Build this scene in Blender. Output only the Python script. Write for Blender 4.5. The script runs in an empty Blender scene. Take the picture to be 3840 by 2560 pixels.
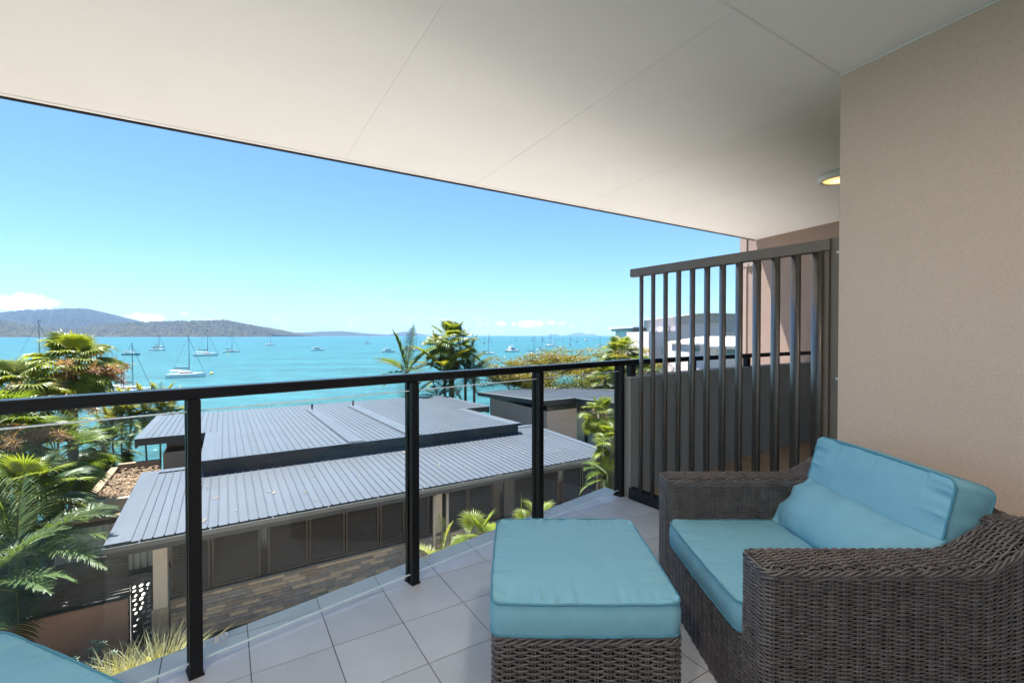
import bpy, math, random
import numpy as np
from mathutils import Vector, Matrix

random.seed(7)
RNG = np.random.default_rng(7)
R = math.radians
scene = bpy.context.scene
COL = scene.collection

# ------------------------------------------------------------------ camera
F_PX, W_PX, H_PX = 1735.0, 3840.0, 2560.0        # focal length and size in photograph pixels
EYE = 1.28                                        # camera height over the balcony tiles
PITCH = math.atan(23 / F_PX)
cam_data = bpy.data.cameras.new('camera')
cam_data.sensor_width = 36.0
cam_data.lens = 36.0 * F_PX / W_PX
cam_data.clip_start = 0.05
cam_data.clip_end = 90000.0
cam = bpy.data.objects.new('camera', cam_data)
cam.location = (0, 0, EYE)
cam.rotation_euler = (R(90) - PITCH, 0, 0)
COL.objects.link(cam)
scene.camera = cam

# ------------------------------------------------------------------ sky, sun, exposure
SUN_EL, SUN_AZ = R(70), R(-48)                    # azimuth measured from +Y towards +X
SKY_STRENGTH, SUN_STRENGTH, EXPOSURE = 0.05, 5.0, 2.0
world = bpy.data.worlds.new('World')
scene.world = world
world.use_nodes = True


def build_world():
    nt = world.node_tree
    nt.nodes.clear()
    N, L = nt.nodes.new, nt.links.new
    out = N('ShaderNodeOutputWorld')
    bg = N('ShaderNodeBackground')
    sky = N('ShaderNodeTexSky')
    sky.sky_type = 'NISHITA'
    sky.sun_disc = False
    sky.sun_elevation = SUN_EL
    sky.sun_rotation = SUN_AZ
    sky.altitude = 0
    sky.air_density = 1.0
    sky.dust_density = 0.25
    sky.ozone_density = 1.6
    tint = N('ShaderNodeMix'); tint.data_type = 'RGBA'; tint.blend_type = 'MULTIPLY'
    tint.inputs[0].default_value = 1.0
    tint.inputs[7].default_value = (0.60, 0.83, 0.97, 1)
    L(sky.outputs[0], tint.inputs[6])
    hsv = N('ShaderNodeHueSaturation')
    hsv.inputs['Saturation'].default_value = 1.0
    L(tint.outputs[2], hsv.inputs['Color'])
    # direction of view -> azimuth and elevation in degrees, for the fair-weather clouds
    tc = N('ShaderNodeTexCoord')
    sep = N('ShaderNodeSeparateXYZ'); L(tc.outputs['Generated'], sep.inputs[0])

    def M(op, a, b=None, c=None):
        n = N('ShaderNodeMath'); n.operation = op
        for i, v in enumerate((a, b, c)):
            if v is None: continue
            if isinstance(v, (int, float)): n.inputs[i].default_value = v
            else: L(v, n.inputs[i])
        return n.outputs[0]
    az = M('MULTIPLY', M('ARCTAN2', sep.outputs[0], sep.outputs[1]), 57.2958)
    el = M('MULTIPLY', M('ARCSINE', sep.outputs[2]), 57.2958)
    comb = N('ShaderNodeCombineXYZ')
    L(az, comb.inputs[0]); L(M('MULTIPLY', el, 1.5), comb.inputs[1])
    # shear slightly so that the puffs lean the way the trade wind pushes them
    n1 = N('ShaderNodeTexNoise'); n1.inputs['Scale'].default_value = 1.3
    n1.inputs['Detail'].default_value = 7; n1.inputs['Roughness'].default_value = 0.62
    L(comb.outputs[0], n1.inputs['Vector'])
    n2 = N('ShaderNodeTexNoise'); n2.inputs['Scale'].default_value = 0.55
    n2.inputs['Detail'].default_value = 6; n2.inputs['Roughness'].default_value = 0.6
    L(comb.outputs[0], n2.inputs['Vector'])
    # (azimuth, elevation of base, half width, half height, strength), all degrees
    puffs = [(-46.5, 2.8, 2.6, 1.0, 1.0), (-42.6, 2.0, .8, .35, .7), (-38.4, 1.55, 2.1, .75, 1.0), (-35.6, 1.2, 1.4, .5, .6),
             (-32.7, 1.25, 1.3, .6, .9), (-35.3, 2.2, .55, .22, .7), (-28.5, 1.5, .4, .22, .6), (-25.8, 1.1, .6, .25, .7),
             (-21.2, 1.3, .5, .25, .7), (-19.3, 1.25, .6, .25, .6), (-4.0, 1.3, .5, .3, .8), (-2.9, 1.3, .5, .3, .8),
             (-1.4, 1.45, .8, .4, 1.0), (.2, 1.35, .5, .35, .9), (2.0, 1.4, 1.3, .55, 1.2), (3.3, 1.4, .7, .45, 1.1),
             (4.9, 1.6, .6, .35, 1.0), (6.0, 1.45, .8, .4, .8), (7.4, 1.3, .7, .4, .8), (9.5, 1.2, 2.2, .35, .5),
             (13.0, 1.1, 2.5, .35, .45), (17.0, 1.2, 2.5, .4, .45), (-12.0, .9, 1.5, .3, .4)]
    total = None
    for (a, e, w, h, s) in puffs:
        dx = M('DIVIDE', M('SUBTRACT', az, a), w)
        dy = M('DIVIDE', M('SUBTRACT', el, e), h)
        q = M('SUBTRACT', s, M('MULTIPLY', M('ADD', M('MULTIPLY', dx, dx), M('MULTIPLY', dy, dy)), .8))
        q = M('MAXIMUM', q, 0.0)
        total = q if total is None else M('MAXIMUM', total, q)
    dens = M('ADD', M('MULTIPLY', total, .75), M('MULTIPLY', M('SUBTRACT', n1.outputs[0], .5), 1.3))
    mr = N('ShaderNodeMapRange'); mr.interpolation_type = 'SMOOTHSTEP'
    mr.inputs[1].default_value = 0.22; mr.inputs[2].default_value = 0.72
    L(dens, mr.inputs[0])
    dens2 = M('MULTIPLY', mr.outputs[0], M('GREATER_THAN', total, 0.001))
    # thin veil near the horizon
    band = M('MULTIPLY', M('SUBTRACT', 1.0, M('ABSOLUTE', M('DIVIDE', M('SUBTRACT', el, 1.0), 1.4))), 1.0)
    band = M('MAXIMUM', band, 0.0)
    veil = M('MULTIPLY', band, M('MAXIMUM', M('SUBTRACT', n2.outputs[0], .48), 0.0))
    dens3 = M('MINIMUM', M('ADD', M('MULTIPLY', dens2, .8), M('MULTIPLY', veil, 1.6)), .92)
    mix = N('ShaderNodeMix'); mix.data_type = 'RGBA'
    L(dens3, mix.inputs[0]); L(hsv.outputs[0], mix.inputs[6])
    mix.inputs[7].default_value = (CLOUD, CLOUD * 1.02, CLOUD * 1.05, 1)
    L(mix.outputs[2], bg.inputs['Color'])
    bg.inputs['Strength'].default_value = SKY_STRENGTH
    L(bg.outputs[0], out.inputs[0])


CLOUD = 10.0
HAZE = 5.2e-5
FILL_LAMP = 30.0  # strength of the two added fill lamps out of view
build_world()

sun_data = bpy.data.lights.new('sun', 'SUN')
sun_data.energy = SUN_STRENGTH
sun_data.angle = R(0.53)
sun_data.color = (1.0, 0.955, 0.89)
sun = bpy.data.objects.new('sun', sun_data)
to_sun = Vector((math.sin(SUN_AZ) * math.cos(SUN_EL), math.cos(SUN_AZ) * math.cos(SUN_EL), math.sin(SUN_EL)))
sun.rotation_euler = (-to_sun).to_track_quat('-Z', 'Y').to_euler()
sun.location = (0, 20, 60)
COL.objects.link(sun)

scene.view_settings.view_transform = 'Standard'
scene.view_settings.look = 'None'
scene.view_settings.exposure = EXPOSURE
scene.view_settings.gamma = 1.0
scene.view_settings.use_curve_mapping = False
scene.render.engine = 'CYCLES'
cy = scene.cycles
cy.max_bounces = 14
cy.diffuse_bounces = 8
cy.glossy_bounces = 5
cy.transparent_max_bounces = 24
cy.transmission_bounces = 6
cy.volume_bounces = 0
cy.use_denoising = True
cy.caustics_reflective = False
cy.caustics_refractive = False

# ------------------------------------------------------------------ geometry helpers
A0 = R(31.9)                                       # the building grid is turned 31.9 degrees to the lens axis
UD = np.array([math.cos(A0), math.sin(A0), 0.0])
VD = np.array([-math.sin(A0), math.cos(A0), 0.0])
GROUND, SEA = -6.8, -11.7


def ray(px, py):
    x = (px - W_PX / 2) / F_PX; y = -(py - H_PX / 2) / F_PX
    c, s = math.cos(PITCH), math.sin(PITCH)
    return np.array([x, c + s * y, -s + c * y])


def at_z(px, py, z):
    r = ray(px, py); return np.array([0, 0, EYE]) + r * ((z - EYE) / r[2])


def at_d(px, py, d):
    r = ray(px, py); return np.array([0, 0, EYE]) + r * (d / r[1])


def at_v(px, py, v):
    r = ray(px, py); return np.array([0, 0, EYE]) + r * (v / (r @ VD))


def uv(p):
    return float(p @ UD), float(p @ VD), float(p[2])


def w(u, v, z=0.0):
    return tuple(u * UD + v * VD + np.array([0, 0, z]))


class MB:
    """collects boxes, prisms, tubes and sheets into ONE mesh"""
    def __init__(self, o=(0, 0, 0)):
        self.v = []; self.f = []; self.n = 0; self.o = np.array(o, float)

    def add(self, verts, faces):
        V = np.asarray(verts, float).reshape(-1, 3) - self.o
        self.v.append(V)
        for f in faces: self.f.append([i + self.n for i in f])
        self.n += len(V)
        return self

    def addq(self, verts, quads):
        V = np.asarray(verts, float).reshape(-1, 3) - self.o
        self.v.append(V); self.f.extend((np.asarray(quads) + self.n).tolist()); self.n += len(V)
        return self

    def box(self, x0, x1, y0, y1, z0, z1, fn=None):
        P = [(x, y, z) for z in (z0, z1) for y in (y0, y1) for x in (x0, x1)]
        if fn: P = [fn(*p) for p in P]
        return self.add(P, [(0, 2, 3, 1), (4, 5, 7, 6), (0, 1, 5, 4), (2, 6, 7, 3), (0, 4, 6, 2), (1, 3, 7, 5)])

    def bev(self, x0, x1, y0, y1, z0, z1, b=.004, fn=None):
        """box with chamfered edges"""
        cx, cy, cz = (x0 + x1) / 2, (y0 + y1) / 2, (z0 + z1) / 2
        hx, hy, hz = (x1 - x0) / 2, (y1 - y0) / 2, (z1 - z0) / 2
        P = []; idx = {}
        for sx in (-1, 1):
            for sy in (-1, 1):
                for sz in (-1, 1):
                    for ax in range(3):
                        h = [hx - b, hy - b, hz - b]; h[ax] += b
                        idx[(sx, sy, sz, ax)] = len(P)
                        P.append((cx + sx * h[0], cy + sy * h[1], cz + sz * h[2]))
        Fc = []
        for ax in range(3):
            o1, o2 = [a for a in range(3) if a != ax]
            for s in (-1, 1):
                q = []
                for (a, c) in ((-1, -1), (1, -1), (1, 1), (-1, 1)):
                    k = [0, 0, 0]; k[ax] = s; k[o1] = a; k[o2] = c
                    q.append(idx[(*k, ax)])
                flip = (s > 0) ^ (ax == 1)
                Fc.append(q if flip else q[::-1])
        for ax in range(3):
            o1, o2 = [a for a in range(3) if a != ax]
            for a in (-1, 1):
                for c in (-1, 1):
                    k0 = [0, 0, 0]; k0[o1] = a; k0[o2] = c
                    ka = list(k0); ka[ax] = -1; kb = list(k0); kb[ax] = 1
                    Fc.append([idx[(*ka, o1)], idx[(*kb, o1)], idx[(*kb, o2)], idx[(*ka, o2)]])
        for sx in (-1, 1):
            for sy in (-1, 1):
                for sz in (-1, 1):
                    Fc.append([idx[(sx, sy, sz, a)] for a in range(3)])
        if fn: P = [fn(*p) for p in P]
        return self.add(P, Fc)

    def prism(self, poly, z0, z1, fn=None):
        n = len(poly)
        P = [(x, y, z0) for x, y in poly] + [(x, y, z1) for x, y in poly]
        if fn: P = [fn(*p) for p in P]
        return self.add(P, [list(range(n))[::-1], list(range(n, 2 * n))] + [(i, (i + 1) % n, n + (i + 1) % n, n + i) for i in range(n)])

    def tube(self, pts, r, sides=6, cap=True):
        pts = np.asarray(pts, float); n = len(pts)
        rr = np.broadcast_to(np.asarray(r, float), (n,))
        T = np.gradient(pts, axis=0) if n > 2 else np.repeat((pts[-1] - pts[0])[None], n, 0)
        T /= np.linalg.norm(T, axis=1)[:, None] + 1e-12
        ref = np.array([0, 0, 1.0]) if abs(T[:, 2]).mean() < .8 else np.array([1.0, 0, 0])
        B = np.cross(T, ref); B /= np.linalg.norm(B, axis=1)[:, None] + 1e-12
        C = np.cross(B, T)
        a = np.linspace(0, 2 * np.pi, sides, endpoint=False)
        V = pts[:, None] + rr[:, None, None] * (np.cos(a)[None, :, None] * B[:, None] + np.sin(a)[None, :, None] * C[:, None])
        q = []
        for i in range(n - 1):
            for k in range(sides):
                q.append((i * sides + k, i * sides + (k + 1) % sides, (i + 1) * sides + (k + 1) % sides, (i + 1) * sides + k))
        fc = q + ([list(range(sides))[::-1], [(n - 1) * sides + k for k in range(sides)]] if cap else [])
        return self.add(V.reshape(-1, 3), fc)

    def strip(self, A, B):
        """sheet between two polylines"""
        A = np.asarray(A, float); B = np.asarray(B, float); n = len(A)
        V = np.empty((2 * n, 3)); V[0::2] = A; V[1::2] = B
        return self.add(V, [(2 * i, 2 * i + 1, 2 * i + 3, 2 * i + 2) for i in range(n - 1)])

    def grid(self, G, closed_u=False):
        G = np.asarray(G, float); m, n = G.shape[:2]
        i, j = np.meshgrid(np.arange(m - (0 if closed_u else 1)), np.arange(n - 1), indexing='ij')
        i2 = (i + 1) % m
        q = np.stack([i * n + j, i2 * n + j, i2 * n + j + 1, i * n + j + 1], -1).reshape(-1, 4)
        return self.addq(G.reshape(-1, 3), q)

    def mesh(self, name, smooth=False):
        me = bpy.data.meshes.new(name)
        V = np.concatenate(self.v) if self.v else np.zeros((0, 3))
        me.from_pydata(V.tolist(), [], self.f)
        if smooth: me.polygons.foreach_set('use_smooth', [True] * len(me.polygons))
        me.update()
        return me


def fix_normals(me):
    import bmesh
    bm = bmesh.new(); bm.from_mesh(me)
    bmesh.ops.recalc_face_normals(bm, faces=bm.faces)
    bm.to_mesh(me); bm.free()


def link(name, me, mat=None, parent=None, loc=(0, 0, 0), rot=(0, 0, 0), recalc=False):
    o = bpy.data.objects.new(name, me)
    COL.objects.link(o)
    if mat is not None:
        for m in (mat if isinstance(mat, (list, tuple)) else [mat]):
            if len(me.materials) < (len(mat) if isinstance(mat, (list, tuple)) else 1): me.materials.append(m)
    if recalc: fix_normals(me)
    o.parent = parent
    o.location = loc; o.rotation_euler = rot
    return o


def obj(name, mb, mat, parent=None, loc=(0, 0, 0), rot=(0, 0, 0), smooth=False, recalc=True):
    return link(name, mb.mesh(name, smooth), mat, parent, loc, rot, recalc)


def thing(name, label, cat, loc=(0, 0, 0), rotz=0.0, group=None):
    o = bpy.data.objects.new(name, None); COL.objects.link(o)
    o.empty_display_size = .2
    o.location = loc; o.rotation_euler = (0, 0, rotz)
    return tag(o, label, cat, group)


def tag(o, label, cat, group=None):
    o['label'] = label; o['category'] = cat
    if group: o['group'] = group
    return o


def struct(name, mb, mat, **k):
    o = obj(name, mb, mat, **k); o['kind'] = 'structure'; return o


def stuff(o):
    o['kind'] = 'stuff'; return o


def dup(root, loc=None, rotz=None, label=None, group=None, scale=None):
    r = root.copy(); COL.objects.link(r)
    if loc is not None: r.location = loc
    if rotz is not None: r.rotation_euler = (0, 0, rotz)
    if scale is not None: r.scale = (scale,) * 3
    if label: r['label'] = label
    if group: r['group'] = group
    for ch in list(root.children):
        c = ch.copy(); COL.objects.link(c); c.parent = r
        for g in list(ch.children):
            d = g.copy(); COL.objects.link(d); d.parent = c
    return r


# ------------------------------------------------------------------ materials
def mat(name, col, rough=.6, var=.12, scale=6.0, bump=0.0, bscale=60.0, metal=0.0, spec=.5, detail=5, col2=None, coat=0, stretch=None, obj_rand=0.0, coord='Object', spots=None):
    m = bpy.data.materials.new(name); m.use_nodes = True
    nt = m.node_tree; N, L = nt.nodes.new, nt.links.new
    b = nt.nodes['Principled BSDF']
    b.inputs['Roughness'].default_value = rough
    b.inputs['Metallic'].default_value = metal
    b.inputs['Specular IOR Level'].default_value = spec
    if coat: b.inputs['Coat Weight'].default_value = coat
    tc = N('ShaderNodeTexCoord')
    src = tc.outputs[coord]
    if stretch:
        mp = N('ShaderNodeMapping'); mp.inputs['Scale'].default_value = stretch
        L(src, mp.inputs[0]); src = mp.outputs[0]
    n = N('ShaderNodeTexNoise'); n.inputs['Scale'].default_value = scale
    n.inputs['Detail'].default_value = detail; n.inputs['Roughness'].default_value = .6
    L(src, n.inputs['Vector'])
    cr = N('ShaderNodeValToRGB')
    c2 = col2 if col2 else tuple(min(1, c * (1 + var)) for c in col)
    c1 = col if col2 else tuple(c * (1 - var) for c in col)
    cr.color_ramp.elements[0].color = (*c1, 1); cr.color_ramp.elements[0].position = .3
    cr.color_ramp.elements[1].color = (*c2, 1); cr.color_ramp.elements[1].position = .7
    L(n.outputs[0], cr.inputs[0])
    out = cr.outputs[0]
    if spots:                                    # (scale, threshold, colour) : fine flecks that belong to the thing
        ns = N('ShaderNodeTexNoise'); ns.inputs['Scale'].default_value = spots[0]; ns.inputs['Detail'].default_value = 2
        L(src, ns.inputs['Vector'])
        mr = N('ShaderNodeMapRange'); mr.inputs[1].default_value = spots[1]; mr.inputs[2].default_value = spots[1] + .06
        L(ns.outputs[0], mr.inputs[0])
        mx = N('ShaderNodeMix'); mx.data_type = 'RGBA'; L(mr.outputs[0], mx.inputs[0]); L(out, mx.inputs[6])
        mx.inputs[7].default_value = (*spots[2], 1); out = mx.outputs[2]
    if obj_rand:
        oi = N('ShaderNodeObjectInfo'); hs = N('ShaderNodeHueSaturation')
        mr = N('ShaderNodeMapRange'); mr.inputs[3].default_value = 1 - obj_rand; mr.inputs[4].default_value = 1 + obj_rand
        L(oi.outputs['Random'], mr.inputs[0]); L(mr.outputs[0], hs.inputs['Value']); L(out, hs.inputs['Color']); out = hs.outputs[0]
    L(out, b.inputs['Base Color'])
    if bump:
        n2 = N('ShaderNodeTexNoise'); n2.inputs['Scale'].default_value = bscale; n2.inputs['Detail'].default_value = 4
        L(src, n2.inputs['Vector'])
        bp = N('ShaderNodeBump'); bp.inputs['Strength'].default_value = 1.0; bp.inputs['Distance'].default_value = bump
        L(n2.outputs[0], bp.inputs['Height']); L(bp.outputs[0], b.inputs['Normal'])
    return m


def leaf_mat(name, c1, c2, trans=.45, scale=3.0, rand=.25, rough=.42):
    m = mat(name, c1, rough, col2=c2, scale=scale, obj_rand=rand, spec=.4)
    nt = m.node_tree; N, L = nt.nodes.new, nt.links.new
    b = nt.nodes['Principled BSDF']; out = nt.nodes['Material Output']
    src = b.inputs['Base Color'].links[0].from_socket
    tr = N('ShaderNodeBsdfTranslucent')
    hs = N('ShaderNodeMix'); hs.data_type = 'RGBA'; hs.blend_type = 'MULTIPLY'; hs.inputs[0].default_value = 1
    L(src, hs.inputs[6]); hs.inputs[7].default_value = (1.9, 1.7, .5, 1)
    L(hs.outputs[2], tr.inputs[0])
    mx = N('ShaderNodeMixShader'); mx.inputs[0].default_value = trans
    L(b.outputs[0], mx.inputs[1]); L(tr.outputs[0], mx.inputs[2]); L(mx.outputs[0], out.inputs[0])
    return m


def glass_mat(name, tint=(.93, .97, .96), refl=1.0):
    m = bpy.data.materials.new(name); m.use_nodes = True
    nt = m.node_tree; nt.nodes.clear(); N, L = nt.nodes.new, nt.links.new
    out = N('ShaderNodeOutputMaterial'); t = N('ShaderNodeBsdfTransparent'); g = N('ShaderNodeBsdfGlossy')
    t.inputs[0].default_value = (*tint, 1); g.inputs['Roughness'].default_value = .01
    # Schlick reflectance, the same from both faces of the pane
    ge = N('ShaderNodeNewGeometry'); dp = N('ShaderNodeVectorMath'); dp.operation = 'DOT_PRODUCT'
    L(ge.outputs['Normal'], dp.inputs[0]); L(ge.outputs['Incoming'], dp.inputs[1])

    def mth(op, a, b=None):
        q = N('ShaderNodeMath'); q.operation = op
        for i, v in enumerate((a, b)):
            if v is None: continue
            if isinstance(v, (int, float)): q.inputs[i].default_value = v
            else: L(v, q.inputs[i])
        return q.outputs[0]
    sch = mth('ADD', mth('MULTIPLY', mth('POWER', mth('SUBTRACT', 1.0, mth('ABSOLUTE', dp.outputs['Value'])), 5.0), .95), .035)
    # faint smears of salt and dust
    tc = N('ShaderNodeTexCoord'); n = N('ShaderNodeTexNoise'); n.inputs['Scale'].default_value = 3; n.inputs['Detail'].default_value = 6
    L(tc.outputs['Object'], n.inputs['Vector'])
    mr = N('ShaderNodeMapRange'); mr.inputs[1].default_value = .5; mr.inputs[2].default_value = .8; mr.inputs[4].default_value = .035
    L(n.outputs[0], mr.inputs[0])
    d = N('ShaderNodeBsdfDiffuse'); d.inputs[0].default_value = (.7, .72, .72, 1)
    mt = N('ShaderNodeMath'); mt.operation = 'MULTIPLY'; mt.inputs[1].default_value = refl; L(sch, mt.inputs[0])
    m1 = N('ShaderNodeMixShader'); L(mt.outputs[0], m1.inputs[0]); L(t.outputs[0], m1.inputs[1]); L(g.outputs[0], m1.inputs[2])
    m2 = N('ShaderNodeMixShader'); L(mr.outputs[0], m2.inputs[0]); L(m1.outputs[0], m2.inputs[1]); L(d.outputs[0], m2.inputs[2])
    L(m2.outputs[0], out.inputs[0])
    return m


def emit_mat(name, centre, edge, strength, radius):
    m = bpy.data.materials.new(name); m.use_nodes = True
    nt = m.node_tree; nt.nodes.clear(); N, L = nt.nodes.new, nt.links.new
    out = N('ShaderNodeOutputMaterial'); e = N('ShaderNodeEmission')
    tc = N('ShaderNodeTexCoord'); mp = N('ShaderNodeMapping'); mp.inputs['Scale'].default_value = (1 / radius, 1 / radius, 0)
    L(tc.outputs['Object'], mp.inputs[0])
    ln = N('ShaderNodeVectorMath'); ln.operation = 'LENGTH'; L(mp.outputs[0], ln.inputs[0])
    cr = N('ShaderNodeValToRGB')
    cr.color_ramp.elements[0].color = (*centre, 1); cr.color_ramp.elements[0].position = .25
    cr.color_ramp.elements[1].color = (*edge, 1); cr.color_ramp.elements[1].position = .8
    L(ln.outputs['Value'], cr.inputs[0]); L(cr.outputs[0], e.inputs[0]); e.inputs[1].default_value = strength
    L(e.outputs[0], out.inputs[0])
    return m


Mt = {}
Mt['ceiling'] = mat('ceiling_paint', (.85, .855, .86), .75, var=.015, scale=2, bump=.0006, bscale=220)
Mt['wall'] = mat('beige_render', (.69, .545, .45), .9, var=.065, scale=120, bump=.0035, bscale=200, detail=3)
Mt['tile'] = mat('grey_porcelain', (.465, .485, .525), .5, var=.08, scale=2.6, bump=.0006, bscale=140, obj_rand=.055, spots=(190, .68, (.5, .5, .5)))
Mt['grout'] = mat('dark_grout', (.12, .117, .115), .95, var=.2, scale=40)
Mt['black'] = mat('black_powdercoat', (.008, .0085, .0105), .45, var=.2, scale=4, spec=.3)
Mt['bronze'] = mat('bronze_powdercoat', (.17, .135, .11), .42, var=.1, scale=3, metal=.35, spec=.5)
Mt['slat'] = mat('bronze_blade', (.12, .10, .086), .33, var=.1, scale=3, metal=.5, spec=.5)
Mt['rail'] = mat('black_handrail', (.008, .0085, .011), .28, var=.2, scale=4, spec=.32)
Mt['glass'] = glass_mat('clear_glass')
Mt['glass_edge'] = mat('glass_edge', (.88, .95, .95), .3, var=.05, scale=20)
Mt['etch'] = mat('etched_mark', (.62, .64, .64), .8, var=.03)
Mt['screw'] = mat('screw_steel', (.6, .6, .6), .3, metal=.9)
Mt['white'] = mat('white_enamel', (.78, .78, .77), .4, var=.02)
Mt['parapet'] = mat('grey_render', (.33, .325, .32), .9, var=.05, scale=4, bump=.003, bscale=240)
Mt['neighbour'] = mat('brown_render', (.36, .255, .215), .9, var=.05, scale=4, bump=.004, bscale=170)
Mt['neigh_trim'] = mat('brown_trim', (.42, .31, .265), .7, var=.04)
Mt['neigh_floor'] = mat('tan_tiles', (.34, .26, .19), .7, var=.1, scale=5)
# ================================================================== the balcony
CEIL = 2.644
EDGE_DIR = np.array([.727, .686])                 # along the balustrade, in plan
P1 = np.array([-1.205, 1.742])                    # centre of the first post in view
STEP = .945
EDGE_N = np.array([-EDGE_DIR[1], EDGE_DIR[0]])    # outwards
RAIL_ROT = math.atan2(EDGE_DIR[1], EDGE_DIR[0])
SCR_A = np.array([.938, 3.632]); SCR_B = np.array([1.711, 2.482])   # privacy screen, outer and wall end
SCR_D = (SCR_B - SCR_A) / np.linalg.norm(SCR_B - SCR_A)
SCR_L = float(np.linalg.norm(SCR_B - SCR_A))
SCR_N = np.array([-SCR_D[1], SCR_D[0]])           # towards the neighbour
SCR_ROT = math.atan2(SCR_D[1], SCR_D[0])
WALL_C = np.array([1.7203, 2.4395]); WALL_D = np.array([-.4226, .9063]); WALL_N = np.array([.9063, .4226])


def clip(poly, p, n):
    """keep the part of a polygon where (x-p).n <= 0"""
    out = []
    for i in range(len(poly)):
        a, b = np.array(poly[i]), np.array(poly[(i + 1) % len(poly)])
        da, db = (a - p) @ n, (b - p) @ n
        if da <= 0: out.append(tuple(a))
        if (da < 0 < db) or (db < 0 < da): out.append(tuple(a + (b - a) * da / (da - db)))
    return out


# floor: a slab (grout) with every tile laid on it
edge_p = P1 + EDGE_N * .195
slab = [(-6, -2.2), (2.9, -2.2), (2.9, .2), tuple(WALL_C + WALL_N * .02 - WALL_D * .2), tuple(SCR_A + SCR_N * .03 + np.array([.3, .27])), (4, 9), (-6, 9)]
slab = clip([(-6.5, -2.4), (3.2, -2.4), (3.2, 9), (-6.5, 9)], edge_p, EDGE_N)
floor_poly = clip(slab, SCR_A + SCR_N * .02, SCR_N)
b = MB().prism(floor_poly, -.22, -.0035)
floor = struct('floor', b, Mt['grout'])
PU, PV = .296, .3010
t0 = at_z(1512.6, 2333.6, 0); tu0, tv0 = uv(t0)[:2]
for i in range(-16, 14):
    for j in range(-13, 12):
        u0, v0 = tu0 + i * PU, tv0 + j * PV
        poly = [w(u, v)[:2] for u, v in ((u0 + .002, v0 + .002), (u0 + PU - .002, v0 + .002), (u0 + PU - .002, v0 + PV - .002), (u0 + .002, v0 + PV - .002))]
        poly = clip(poly, edge_p - EDGE_N * .001, EDGE_N)
        if len(poly) > 2: poly = clip(poly, SCR_A + SCR_N * .02, SCR_N)
        if len(poly) < 3: continue
        c = np.mean(poly, 0)
        if c[1] < .35 or c[0] < -3.4 or (c - WALL_C) @ WALL_N > .1: continue
        mb = MB((c[0], c[1], 0)).prism(poly, -.008, 0.0)
        obj('tile', mb, Mt['tile'], floor, loc=(c[0], c[1], 0))

# ceiling: sheets between the joints, a backing slab above, a dark drip trim along the edge
EV = 3.795                                        # the soffit edge runs along the building grid


def pl(p): return np.array(at_z(*p, CEIL)[:2])


joints = [(pl((586, 0)), pl((664, 489.5))), (pl((1669, 0)), pl((1287, 604))), (pl((2739, 49)), pl((1775, 695))),
          (pl((3151, 348)), pl((2600, 589.6))), (pl((3151, 587)), pl((2600, 769))), (pl((3151, 730.5)), pl((2800, 827)))]
# invented only beyond the frame, at the same spacing
cross = (pl((2687, 0)), pl((3150, 279)))


def line_uv(a, b2, v):
    ua, va = uv((*a, 0))[:2]; ub, vb = uv((*b2, 0))[:2]
    return ua + (ub - ua) * (v - va) / (vb - va)


VC = np.mean([uv((*c, 0))[1] for c in cross])     # the wider joint runs along the grid at this v
lines = [lambda v: -3.2 - (v - 3.8) * -.06, lambda v: -1.75 - (v - 3.8) * -.04] + [(lambda v, a=a, c=c: line_uv(a, c, v)) for a, c in joints]
b = MB().prism([w(u, v)[:2] for u, v in ((-7, -2.6), (12, -2.6), (12, EV - .03), (-7, EV - .03))], CEIL + .0021, CEIL + .30)
ceiling = struct('ceiling', b, Mt['ceiling'])
allL = [lambda v: -6.9] + lines + [lambda v: 11.9]
for (va, vb) in ((-2.5, VC - .0045), (VC + .0045, EV - .012)):
    for k in range(len(allL) - 1):
        g = .0020
        poly = [w(allL[k](va) + g, va)[:2], w(allL[k + 1](va) - g, va)[:2], w(allL[k + 1](vb) - g, vb)[:2], w(allL[k](vb) + g, vb)[:2]]
        c = np.mean(poly, 0)
        mb = MB((c[0], c[1], CEIL)).prism(poly, CEIL, CEIL + .0015)
        obj('ceiling_panel', mb, Mt['ceiling'], ceiling, loc=(c[0], c[1], CEIL))
mb = MB()
mb.prism([w(u, v)[:2] for u, v in ((-7, EV - .012), (6.46, EV - .012), (6.46, EV + .012), (-7, EV + .012))], CEIL - .012, CEIL + .32)
obj('edge_trim', mb, Mt['black'], ceiling)
mb = MB()
mb.prism([w(u, v)[:2] for u, v in ((-7, EV - .05), (6.46, EV - .05), (6.46, EV - .013), (-7, EV - .013))], CEIL - .004, CEIL - .0005)
obj('drip_bead', mb, Mt['ceiling'], ceiling)
mb = MB()   # bead of the wide joint
mb.prism([w(u, v)[:2] for u, v in ((-6.9, VC - .0055), (11, VC - .0055), (11, VC + .0055), (-6.9, VC + .0055))], CEIL - .003, CEIL + .003)
obj('joint_bead', mb, Mt['white'], ceiling)

# own wall, right; its end face carries the screen
wall_poly = [WALL_C, WALL_C + WALL_N * .32, WALL_C + WALL_N * .32 - WALL_D * 5.5, WALL_C - WALL_D * 5.5]
wall = struct('wall', MB().prism([tuple(p) for p in wall_poly], -.02, CEIL - .002), Mt['wall'])
mb = MB().prism([tuple(p) for p in (WALL_C - WALL_N * .006 - WALL_D * .001, WALL_C + WALL_N * .001 - WALL_D * .001, WALL_C + WALL_N * .001 - WALL_D * 5.5, WALL_C - WALL_N * .006 - WALL_D * 5.5)], CEIL - .010, CEIL - .0025)
obj('sealant_bead', mb, Mt['ceiling'], wall)
# apartment wall behind the camera (closes the balcony)
back = struct('apartment_wall', MB().prism([w(u, v)[:2] for u, v in ((-7, -2.5), (4, -2.5), (4, -2.2), (-7, -2.2))], -.02, CEIL - .002), Mt['ceiling'])

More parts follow.
